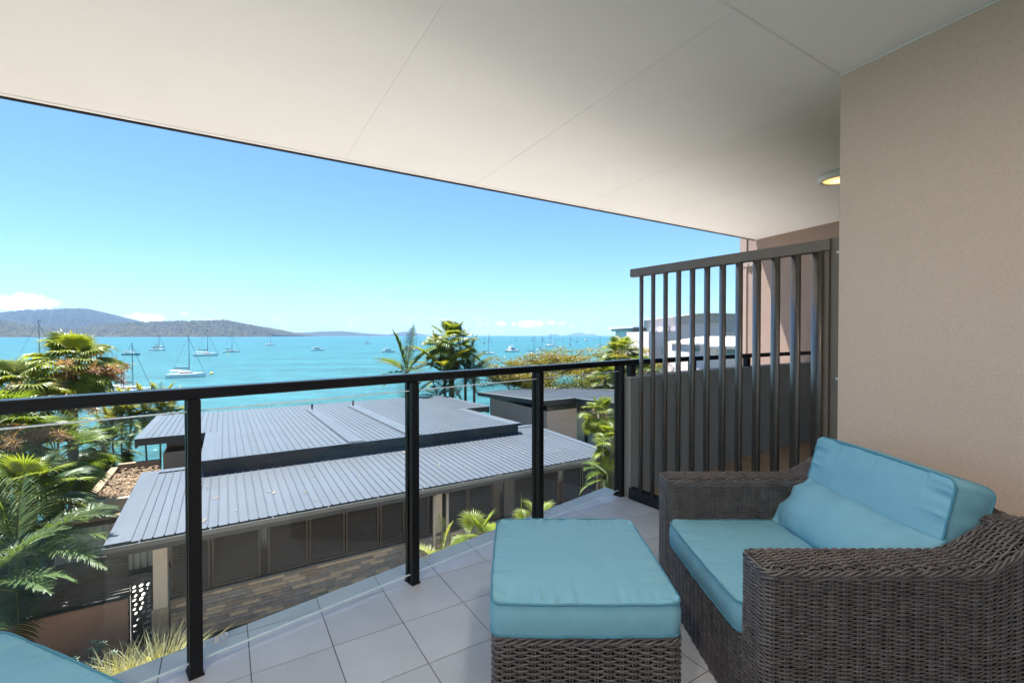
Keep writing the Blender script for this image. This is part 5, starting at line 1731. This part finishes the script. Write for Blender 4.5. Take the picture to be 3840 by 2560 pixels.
def fan_leaf(elev, seed, Rb=.95, pet=1.0, segs=30, droop=.8, spread=2.35, sub=1.0):
    rng = np.random.default_rng(seed); mb = MB()
    path, a_end = bend_path(elev, pet, 7, .22)
    mb.tube([(x, 0, z) for x, z in path], np.linspace(.028, .016, 7), 4)
    npet = mb.n
    c = np.array([path[-1][0], 0, path[-1][1]])
    a_bl = a_end - rng.uniform(.15, .65)                     # the blade recurves from the end of its stalk
    roll = rng.uniform(-.45, .45)
    ax = np.array([math.cos(a_bl), 0, math.sin(a_bl)]); up0 = np.array([-math.sin(a_bl), 0, math.cos(a_bl)]); sd0 = np.array([0, 1.0, 0])
    sd = sd0 * math.cos(roll) + up0 * math.sin(roll); up = up0 * math.cos(roll) - sd0 * math.sin(roll)
    ns = 7
    for k in range(segs):
        th = -spread + 2 * spread * (k + .5) / segs
        Lk = Rb * (1 - .16 * abs(th / spread) ** 2) * rng.uniform(.93, 1.05)
        d0 = ax * math.cos(th) + sd * math.sin(th) + up * (.10 + .16 * abs(math.sin(th)))     # costapalmate cup
        d0 /= np.linalg.norm(d0)
        tn = -ax * math.sin(th) + sd * math.cos(th)
        hw = Rb * spread / segs * .84
        P, Q, O_ = [], [], []
        p = c.copy(); d = d0.copy()
        tip = rng.uniform(.8, 1.4) * droop
        for s in range(ns):
            t = s / (ns - 1)
            r_ = t * Lk
            wd = hw * min(t / .42, 1) * (1 if t <= .42 else max(.05, 1 - ((t - .42) / .58) ** .75))
            nv = np.cross(d, tn); nv /= np.linalg.norm(nv) + 1e-9
            f = wd * .42 * (1 if t < .6 else .5)
            P.append(p - tn * wd - nv * f); O_.append(p + nv * f); Q.append(p + tn * wd - nv * f)
            if t > .3: d = d + np.array([0, 0, -1.0]) * tip * .55 * (t - .18); d /= np.linalg.norm(d)
            p = p + d * Lk / (ns - 1)
        mb.strip(P, O_); mb.strip(O_, Q)
    me = mb.mesh('frond', False)
    me.materials.append(LF); me.materials.append(PETI)
    nf_ = 4 * 6 + 2
    idx = [1 if i < nf_ else 0 for i in range(len(me.polygons))]
    me.polygons.foreach_set('material_index', idx)
    return me


def feather_leaf(elev, seed, L=2.6, nl=34, ll=.55, sag=.32, vee=.5, droop=.5, wd=.026):
    rng = np.random.default_rng(seed); mb = MB()
    n = 16; nl = 44; ll = ll * 1.3; wd = .023
    path, a_end = bend_path(elev, L, n, sag)
    mb.tube([(x, 0, z) for x, z in path], np.linspace(.03, .006, n), 4)
    nf_ = 4 * (n - 1) + 2
    tt = np.linspace(.14, 1, nl)
    px = np.interp(tt, np.linspace(0, 1, n), path[:, 0]); pz = np.interp(tt, np.linspace(0, 1, n), path[:, 1])
    for i, t in enumerate(tt):
        j = min(n - 2, int(t * (n - 1))); dx, dz = path[j + 1] - path[j]; q = math.hypot(dx, dz); dx /= q; dz /= q
        ax = np.array([dx, 0, dz]); up = np.array([-dz, 0, dx])
        l = ll * (math.sin(math.pi * min(1, .12 + .95 * t)) ** .6 * .85 + .15) * rng.uniform(.85, 1.1)
        for s in (-1, 1):
            d = ax * (.40 + .6 * t) + np.array([0, s, 0]) * 1.0 + up * vee * rng.uniform(.3, 1.2)
            d /= np.linalg.norm(d)
            p = np.array([px[i], 0, pz[i]]); A, B, Cc = [], [], []
            for k in range(4):
                r_ = k / 3
                wv = wd * (1, 1.15, .8, .08)[k]
                side = np.cross(d, np.array([0, 0, 1.0])); side /= np.linalg.norm(side) + 1e-9
                A.append(p - side * wv); B.append(p + side * wv)
                p = p + d * l / 3
                d = d + np.array([0, 0, -1.0]) * droop * .5 * rng.uniform(.7, 1.3) * (k + .4) / 2; d /= np.linalg.norm(d)
            mb.strip(A, B)
    me = mb.mesh('frond', False)
    me.materials.append(LFP); me.materials.append(PETI)
    me.polygons.foreach_set('material_index', [1 if i < nf_ else 0 for i in range(len(me.polygons))])
    return me


def with_mats(me, m):
    c = me.copy(); c.materials[0] = m; return c


FAN = {}
FEA = {}


def fan(e, k, m, **kw):
    key = (round(e, 1), k, m.name, tuple(sorted(kw.items())))
    if key not in FAN:
        FAN[key] = with_mats(fan_leaf(e, k * 17 + 3, **kw), m)
    return FAN[key]


def fea(e, k, m, **kw):
    key = (round(e, 1), k, m.name, tuple(sorted(kw.items())))
    if key not in FEA:
        FEA[key] = with_mats(feather_leaf(e, k * 13 + 5, **kw), m)
    return FEA[key]


def trunk_mb(h, r0, r1, lean=(0, 0), rings=True, seed=0, n=26):
    rng = np.random.default_rng(seed); mb = MB()
    pts, rr = [], []
    for i in range(n):
        t = i / (n - 1)
        pts.append((lean[0] * t ** 1.6, lean[1] * t ** 1.6, h * t))
        rr.append((r0 + (r1 - r0) * t ** .6) * (1 + (.10 if i % 2 else -.05) * rings + rng.uniform(-.04, .04)))
    mb.tube(pts, rr, 9); return mb


def flower_stalk(seed, L=1.5):
    rng = np.random.default_rng(seed); mb = MB()
    path, _ = bend_path(.55, L, 12, 1.0)
    mb.tube([(x, 0, z) for x, z in path], np.linspace(.018, .006, 12), 4)
    for q in range(300):
        t = rng.uniform(.3, 1); j = min(10, int(t * 11)); x, z = path[j]
        d = rng.normal(0, 1, 3); d[2] -= .8; d /= np.linalg.norm(d); l = rng.uniform(.12, .34) * (1.2 - .5 * t)
        s = np.cross(d, rng.normal(0, 1, 3)); s /= np.linalg.norm(s); s *= .0075
        p = np.array([x, 0, z]); mb.add([p - s, p + s, p + d * l + s, p + d * l - s], [(0, 1, 2, 3)])
    return mb.mesh('flower_stalk')


FLW = [flower_stalk(i) for i in range(3)]


def dead_mesh(seed):
    me = fan_leaf(-1.25, seed, Rb=.85, pet=.8, segs=18, droop=1.6, spread=1.3); me.materials[0] = DEAD; me.materials[1] = DEAD; return me


DEADF = [dead_mesh(91), dead_mesh(92)]


def palm(kind, name, label, xy, zc, r_trunk, n_leaf, size, leafm, seed, ground=GROUND, flowers=0, dead=0, elevs=None, lean=(0, 0), group=None, kw=None, base_z=None, spears=1, old=None):
    """xy: plan position of the crown; the trunk stands at its foot, leaning a little"""
    rng = np.random.default_rng(seed); kw = kw or {}
    base = (xy[0] - lean[0], xy[1] - lean[1], ground)
    t = thing(name, label, 'palm', base, 0, group)
    h = zc - ground
    obj('trunk', trunk_mb(h, r_trunk * 1.15, r_trunk * .85, lean, kind == 'fan', seed), TRUNK, t, smooth=True)
    if kind == 'feather':
        obj('crownshaft', MB().tube([(lean[0], lean[1], h - .02), (lean[0], lean[1], h + .35), (lean[0], lean[1], h + .8)], [r_trunk * 1.25, r_trunk * 1.35, r_trunk * .5], 9), TRUNKG, t, smooth=True)
        h += .7
    elevs = elevs or ([1.25, .95, .65, .4, .1, -.2, -.5, -.8] if kind == 'fan' else [1.35, .85, .62, .45, .25, .05, -.2, -.5])
    ga = rng.uniform(0, 6.28)
    for i in range(n_leaf):
        e = elevs[int(i * len(elevs) / n_leaf)]
        m = old if (old and rng.random() < (.12 + .42 * i / n_leaf)) else leafm
        me = (fan if kind == 'fan' else fea)(e, int(rng.integers(0, 3)), m, **kw)
        o = link('frond', me, None, t, loc=(lean[0], lean[1], h - .012 * i), rot=(rng.uniform(-.08, .08), rng.uniform(-.08, .08), ga + i * 2.39996 + rng.uniform(-.25, .25)))
        s = size * rng.uniform(.88, 1.1); o.scale = (s, s, s)
    for i in range(flowers):
        o = link('flower_stalk', FLW[i % 3], INFL, t, loc=(lean[0], lean[1], h - .25), rot=(0, rng.uniform(-.3, .5), rng.uniform(0, 6.28)))
        o.scale = (size * rng.uniform(1.2, 1.7),) * 3
    for i in range(dead):
        o = link('dead_frond', DEADF[i % 2], None, t, loc=(lean[0], lean[1], h - .3 - .05 * (i % 6)), rot=(0, rng.uniform(-.15, .35), ga + i * 2.1 + rng.uniform(-.4, .4)))
        o.scale = (size * rng.uniform(.7, 1.05),) * 3
    for i in range(spears):
        a = rng.uniform(0, 6.28); l = size * rng.uniform(1.2, 1.6)
        obj('spear_leaf', MB().tube([(lean[0], lean[1], h), (lean[0] + .06 * l * math.cos(a), lean[1] + .06 * l * math.sin(a), h + l)], [.035, .006], 5), PETI, t)
    return t


def xyz(fx, fy, d):
    p = at_d(fx, fy, d); return (p[0], p[1]), p[2]


# ---- the fan palm cluster at left
GL = 'fan palms at the left'
xy, z = xyz(270, 1385, 20.5)
palm('fan', 'fan_palm', 'tallest left fan palm with orange flower stalks, its crown well above the handrail', xy, z, .19, 30, 1.08, LFY, 1, flowers=10, dead=14, group=GL, kw=dict(droop=1.9, segs=32), old=LF)
xy, z = xyz(70, 1490, 17.5)
palm('fan', 'fan_palm', 'left fan palm just behind the handrail end, lower than the flowering one', xy, z, .19, 26, 1.0, LFY, 2, flowers=7, dead=10, group=GL, kw=dict(droop=1.6, segs=32), old=LF)
xy, z = xyz(0, 1640, 13.5)
palm('fan', 'fan_palm', 'fan palm cut by the left edge of the picture below the handrail', xy, z, .18, 20, .90, LF, 3, flowers=8, dead=4, group=GL, kw=dict(droop=1.0, segs=32))
xy, z = xyz(215, 1720, 15.0)
palm('fan', 'fan_palm', 'lower fan palm with broad yellow green fans left of the roof corner', xy, z, .18, 22, .88, LF, 4, dead=3, group=GL, kw=dict(droop=.7, segs=34))
xy, z = xyz(110, 1860, 12.5)
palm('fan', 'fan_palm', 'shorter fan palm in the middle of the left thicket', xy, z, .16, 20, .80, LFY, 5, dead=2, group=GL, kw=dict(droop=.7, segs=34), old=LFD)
xy, z = xyz(60, 2030, 11.0)
palm('feather', 'feather_palm', 'arching feather palm whose long fronds hang over the brown wall', xy, z - .9, .11, 15, .86, LFP, 6, kw=dict(droop=.9, sag=.5, L=2.6), spears=0)
xy, z = xyz(185, 1950, 12.6)
palm('feather', 'feather_palm', 'bushy feather palm in front of the cream corrugated fence', xy, z - 1.0, .10, 13, .58, LF, 7, kw=dict(droop=.8, sag=.5, L=2.6), spears=0)
xy, z = xyz(-60, 2200, 9.6)
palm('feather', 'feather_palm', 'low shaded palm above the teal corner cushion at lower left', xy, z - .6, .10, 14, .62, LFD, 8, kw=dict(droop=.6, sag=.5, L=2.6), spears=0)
xy, z = xyz(390, 1690, 23)
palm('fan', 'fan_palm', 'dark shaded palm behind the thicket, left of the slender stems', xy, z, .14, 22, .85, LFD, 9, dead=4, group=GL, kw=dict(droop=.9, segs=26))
# slender clumping palms over the water
for i, (fx, fy, lab, dx) in enumerate(((420, 1590, 'slender palm stem farthest left of the seven by the water', -10), (455, 1560, 'slender palm stem second from left by the water', 0), (490, 1545, 'slender palm with the fullest golden crown by the water', 4),
                                      (540, 1540, 'slender palm with golden crown beside the left roof corner', 6), (600, 1535, 'slender palm with golden fronds rising above the left roof wing', 4), (645, 1537, 'slender golden palm nearest the handrail post above the roof', 0), (400, 1640, 'thin dark palm stem at the edge of the thicket by the water', 0))):
    xy, z = xyz(fx, fy, 31 + .7 * i)
    palm('feather', 'slender_palm', lab, xy, z - .9, .06, 17, .88, LFPY if i != 6 else LF, 20 + i, ground=-9.5, kw=dict(droop=.7, sag=.45, L=2.6, vee=.3), spears=0, group='slender palms by the water', lean=(.2 * (i % 3 - 1), 0))

# ---- palms beyond the roof in the middle
xy, z = xyz(1693, 1302, 39)
palm('fan', 'fan_palm', 'tall ragged fan palm in the centre, crown against the horizon', xy, z, .24, 34, 1.22, LFY, 31, dead=20, kw=dict(droop=1.5, segs=22, pet=1.35), elevs=[1.3, 1.0, .75, .55, .35, .15, -.05, -.3], old=LF, spears=1)
xy, z = xyz(1526, 1392, 37)
palm('feather', 'feather_palm', 'feather palm left of the tall ragged fan palm', xy, z - .7,   .13, 13, 1.35, LFP, 32, kw=dict(droop=.45, sag=.30, L=2.6, vee=.35), spears=1)
xy, z = xyz(1668, 1395, 37.5)
palm('feather', 'feather_palm', 'bushy feather palm in front of the tall fan palm trunk', xy, z - .7, .15, 17, 1.3, LFPY, 33, kw=dict(droop=.6, sag=.36, L=2.6, vee=.35), spears=0, old=LFP)
xy, z = xyz(1745, 1390, 40)
palm('feather', 'feather_palm', 'shaded feather palm right behind the tall fan palm trunk', xy, z - .7, .13, 13, 1.2, LFP, 34, kw=dict(droop=.6, sag=.36, L=2.6, vee=.35), spears=0)
xy, z = xyz(1778, 1400, 38)
palm('feather', 'feather_palm', 'slim feather palm with two upright spears and a swollen green crownshaft', xy, z - .7, .12, 9, 1.25, LFP, 35, kw=dict(droop=.55, sag=.42, L=2.6, vee=.35), spears=2)
xy, z = xyz(1640, 1480, 36)
palm('feather', 'feather_palm', 'low young feather palm at the foot of the tall fan palm, over the roof edge', xy, z - .8, .10, 11, .72, LFP, 36, kw=dict(droop=.6, sag=.36, L=2.6, vee=.35), spears=0)

# ---- right side
xy, z = xyz(2330, 1335, 44)
palm('fan', 'fan_palm', 'rounded drooping fan palm above the rail beside the apartments', xy, z, .2, 30, 1.25, LFY, 41, dead=5, kw=dict(droop=1.5, segs=28), old=LF)
xy, z = xyz(2405, 1400, 40)
palm('fan', 'fan_palm', 'fan palm half hidden behind the first slats', xy, z, .2, 24, 1.0, LF, 42, kw=dict(droop=1.2, segs=28), dead=2)
xy, z = xyz(2270, 1425, 34)
palm('fan', 'fan_palm', 'bright fan palm over the right roof under the handrail', xy, z, .16, 22, .92, LFY, 43, kw=dict(droop=.6, segs=28), spears=0)
xy, z = xyz(2250, 1555, 17.6)
palm('fan', 'fan_palm', 'golden fan palm in front of the curtained glass doors', xy, z, .12, 22, .46, LFY, 44, kw=dict(droop=.9, segs=30), flowers=4, dead=3)
xy, z = xyz(2300, 1660, 16.2)
palm('fan', 'fan_palm', 'pale fan palm beside the last balustrade post', xy, z, .12, 18, .46, LFY, 45, kw=dict(droop=.8, segs=30), spears=0)
xy, z = xyz(2285, 1800, 16.5)
palm('feather', 'feather_palm', 'feather palm past the right end of the louvred wall', xy, z - .5, .10, 15, .50, LF, 46, kw=dict(droop=.7, sag=.5, L=2.6), spears=0)
xy, z = xyz(2290, 1905, 15.5)
palm('fan', 'fan_palm', 'low fan palm at ground level past the louvred wall', xy, z, .10, 14, .45, LF, 47, kw=dict(droop=.7, segs=28), spears=0)
# palms in the court just under the balcony edge
xy, z = xyz(1655, 2095, 8.4)
palm('feather', 'feather_palm', 'bright young palm under the balcony edge right of the second post', xy, z - .75, .07, 12, .32, LFPY, 51, kw=dict(droop=.5, sag=.45, L=2.6), spears=0)
xy, z = xyz(1800, 2040, 8.6)
palm('fan', 'fan_palm', 'young fan palm just left of the footstool, below the balcony edge', xy, z, .07, 13, .36, LFY, 52, kw=dict(droop=.7, segs=32), spears=0)
xy, z = xyz(2015, 1965, 9.6)
palm('fan', 'fan_palm', 'pale young fan palm glimpsed under the third post', xy, z, .07, 12, .32, LFY, 53, kw=dict(droop=.7, segs=32), spears=0)
p = at_d(1955, 2120, 7.0)
sp = thing('spear_plant', 'single pointed green spear leaf standing left of the third post', 'plant', (p[0], p[1], GROUND))
ms = MB(); n_ = 10
ztip = at_d(1956, 1845, 7.0)[2] - GROUND
A = [(-.075 * (1 - (i / (n_ - 1)) ** 2.2) * (.6 + .4 * min(1, i / 3)), 0, ztip * i / (n_ - 1)) for i in range(n_)]
O2 = [(0, .03, ztip * i / (n_ - 1)) for i in range(n_)]
ms.strip(A, O2); ms.strip(O2, [(-x, y, z) for x, y, z in A])
obj('leaf', ms, LF, sp, recalc=False)
for i in range(9):
    a = i * 2.4
    l = fea(.5, i % 2, LF, droop=.4, sag=.5, L=2.6)
    o = link('frond', l, None, sp, loc=(0, 0, .3), rot=(0, 0, a)); o.scale = (.3,) * 3


# ------------------------------------------------------------------ poinciana: spreading umbrella crown of feathery leaves
def branchy(seed, levels, start, length, rad, spread, flat):
    rng = np.random.default_rng(seed); segs = []; tips = []

    def grow(p, d, l, r_, lev):
        n = 5; pts = [p]
        for i in range(n):
            d = d + rng.normal(0, .12, 3); d[2] += .02 if lev == 0 else -.015; d /= np.linalg.norm(d)
            p = p + d * l / n; pts.append(p)
        segs.append((np.array(pts), np.linspace(r_, r_ * .6, n + 1)))
        if lev == levels: tips.append(p); return
        for k in range(3 if lev else 5):
            a = rng.uniform(0, 6.28); q = np.array([math.cos(a), math.sin(a), rng.uniform(-.05, flat)])
            nd_ = d * (1 - spread) + q * spread; nd_ /= np.linalg.norm(nd_)
            grow(p, nd_, l * rng.uniform(.62, .85), r_ * .6, lev + 1)
            if lev: tips.append(pts[3])
    grow(np.array(start, float), np.array([.05, 0, 1.0]), length, rad, 0)
    return segs, tips


def leaf_cloud(centres, n_each, spread, size, rng, flat=.5):
    """many small leaf-sized faces scattered round the twig ends"""
    C = np.repeat(np.array(centres), n_each, 0)
    P = C + rng.normal(0, 1, C.shape) * np.array([spread, spread, spread * flat])
    m = len(P)
    d = rng.normal(0, 1, (m, 3)); d[:, 2] *= .45; d /= np.linalg.norm(d, axis=1)[:, None]
    s = np.cross(d, rng.normal(0, 1, (m, 3)) * np.array([.5, .5, 1.5])); s /= np.linalg.norm(s, axis=1)[:, None]
    l = size * rng.uniform(.6, 1.3, (m, 1)); wd = l * .32
    V = np.stack([P, P + d * l * .5 + s * wd, P + d * l, P + d * l * .5 - s * wd], 1)
    return V.reshape(-1, 3), np.arange(m * 4).reshape(m, 4)


def tree(name, label, base, seed, length, rad, levels, spread, flat, mats, n_each, lspread, lsize, lflat=.45, cat='tree', group=None):
    rng = np.random.default_rng(seed)
    t = thing(name, label, cat, tuple(base), 0, group)
    segs, tips = branchy(seed, levels, (0, 0, 0), length, rad, spread, flat)
    mb = MB()
    for pts, rr in segs: mb.tube(pts, rr, 6)
    obj('trunk', mb, BARK, t, smooth=True)
    tips = [tips[i] for i in rng.permutation(len(tips))]
    k = len(mats); parts_ = np.array_split(np.arange(len(tips)), k)
    for i, (m, frac) in enumerate(mats):
        V, Q = leaf_cloud([tips[j] for j in parts_[i]], int(n_each * frac), lspread, lsize, rng, lflat)
        b_ = NPMesh((0, 0, 0)); b_.add(V, Q)
        me = b_.mesh('crown'); me.polygons.foreach_set('use_smooth', np.zeros(len(Q), bool))
        stuff(link('crown', me, m, t))
    return t


PO = [(leaf_mat('poinciana_gold', (.12, .120, .012), (.22, .175, .020), .4, scale=1.2), 1.0), (leaf_mat('poinciana_green', (0.063, 0.090, 0.013), (0.143, 0.143, 0.022), .42, scale=1.2), 1.0),
      (leaf_mat('poinciana_rust', (.14, .110, .012), (.20, .17, .018), .35, scale=1.2), .8)]
for (fx, d, ftop, lab, sd) in ((1990, 41, 1425, 'spreading poinciana with golden feathery crown nearest the pink house roof', 1), (2130, 43, 1365, 'golden poinciana crown rising over the handrail by the third post', 2), (2235, 46, 1330, 'tallest rust tinged poinciana beside the rounded fan palm', 3)):
    p = at_d(fx, ftop, d); hgt = (p[2] - (-8.2)) * 1.3
    tree('poinciana_tree', lab, (p[0], p[1], -8.2), 60 + sd, hgt * .52, .26, 4, .84, .30, PO, 200, .42, .13, .26, group='poinciana trees by the water')
GR = [(leaf_mat('shrub_green', (.02, .042, .009), (.05, .068, .014), .4, scale=2), 1.0), (leaf_mat('shrub_yellow', (.06, .075, .01), (.105, .105, .015), .42, scale=2), .8)]
for (fx, d, ftop, lab, sd) in ((2275, 48, 1395, 'bushy green shrub between poinciana and fan palm', 1), (2440, 37, 1425, 'bright shrub behind the first slats', 2), (2200, 36, 1440, 'dense shrub over the pink house roof', 3), (330, 26, 1720, 'dark leafy shrub under the left palms', 4), (365, 24, 1830, 'yellow green shrub beside the raised planter', 5)):
    p = at_d(fx, ftop, d); g0 = GROUND if sd < 4 else -8.0; hgt = p[2] - g0
    tree('shrub', lab, (p[0], p[1], g0), 80 + sd, hgt * .45, .10, 3, .6, .8, GR, 70, .36, .17, .7, cat='shrub')


# ------------------------------------------------------------------ grasses and succulents at the foot of the gate
GRS = leaf_mat('pale_grass', (0.30, 0.30, 0.17), (0.48, 0.46, 0.30), .4, scale=1.5)
SUC = mat('grey_green_succulent', (.20, .26, .20), .55, col2=(.33, .40, .30), scale=5)


def tuft(label, u, v, n, h, seed, spread=.5):
    rng = np.random.default_rng(seed)
    t = thing('grass_tuft', label, 'grass', w(u, v, GROUND), 0, 'ornamental grasses by the gate')
    mb = MB()
    for i in range(n):
        a = rng.uniform(0, 6.28); l = h * rng.uniform(.7, 1.15); e = rng.uniform(.9, 1.5)
        path, _ = bend_path(e, l, 7, rng.uniform(.5, 1.6) / h)
        ca, sa = math.cos(a), math.sin(a); bx, by = rng.normal(0, .1, 2)
        wv = np.array([.009, .010, .010, .009, .007, .005, .001])
        A = [(bx + x * ca * spread * 2 - sa * k, by + x * sa * spread * 2 + ca * k, z) for (x, z), k in zip(path, wv)]
        B = [(bx + x * ca * spread * 2 + sa * k, by + x * sa * spread * 2 - ca * k, z) for (x, z), k in zip(path, wv)]
        mb.strip(A, B)
    stuff(obj('blades', mb, GRS, t, recalc=False))
    return t


tuft('pale plumed grass right in front of the gate foot', -1.95, 12.9, 300, 1.25, 1)
tuft('pale grass leaning towards the first post', -1.30, 12.8, 320, 1.35, 2, .7)
tuft('tall pale grass left of the gate grass', -2.3, 12.6, 300, 1.15, 3)
tuft('grass clump closest to the balcony edge tiles', -1.7, 12.3, 300, 1.15, 4)
for i, (u, v, lab) in enumerate(((-2.75, 14.0, 'grey green succulent bush against the brown wall'), (-2.65, 13.3, 'pale succulent rosettes at the near end of the grasses'), (-2.95, 13.7, 'small succulent behind the rosettes'))):
    rng = np.random.default_rng(100 + i)
    t = thing('succulent', lab, 'plant', w(u, v, GROUND), 0)
    st = MB(); lf = MB()
    for k in range(16):
        x, y, z = rng.normal(0, .22), rng.normal(0, .2), rng.uniform(.35, .95) if i == 0 else rng.uniform(.2, .55)
        st.tube([(x * .3, y * .3, 0), (x, y, z)], .014, 5)
        for q in range(18):
            a = q * 2.4; e = .15 + 1.1 * q / 18; l = .13 * (1.1 - .5 * q / 18)
            d = np.array([math.cos(a) * math.cos(e), math.sin(a) * math.cos(e), math.sin(e)]); s = np.array([-math.sin(a), math.cos(a), 0]) * .024
            p = np.array([x, y, z]); upv = np.array([0, 0, .012])
            lf.add([p, p + d * l * .6 + s, p + d * l, p + d * l * .6 - s, p + d * l * .55 - upv * 1.5], [(0, 1, 4), (1, 2, 4), (2, 3, 4), (3, 0, 4), (0, 3, 2, 1)])
    obj('stems', st, BARK, t); stuff(obj('rosettes', lf, SUC, t, recalc=False))
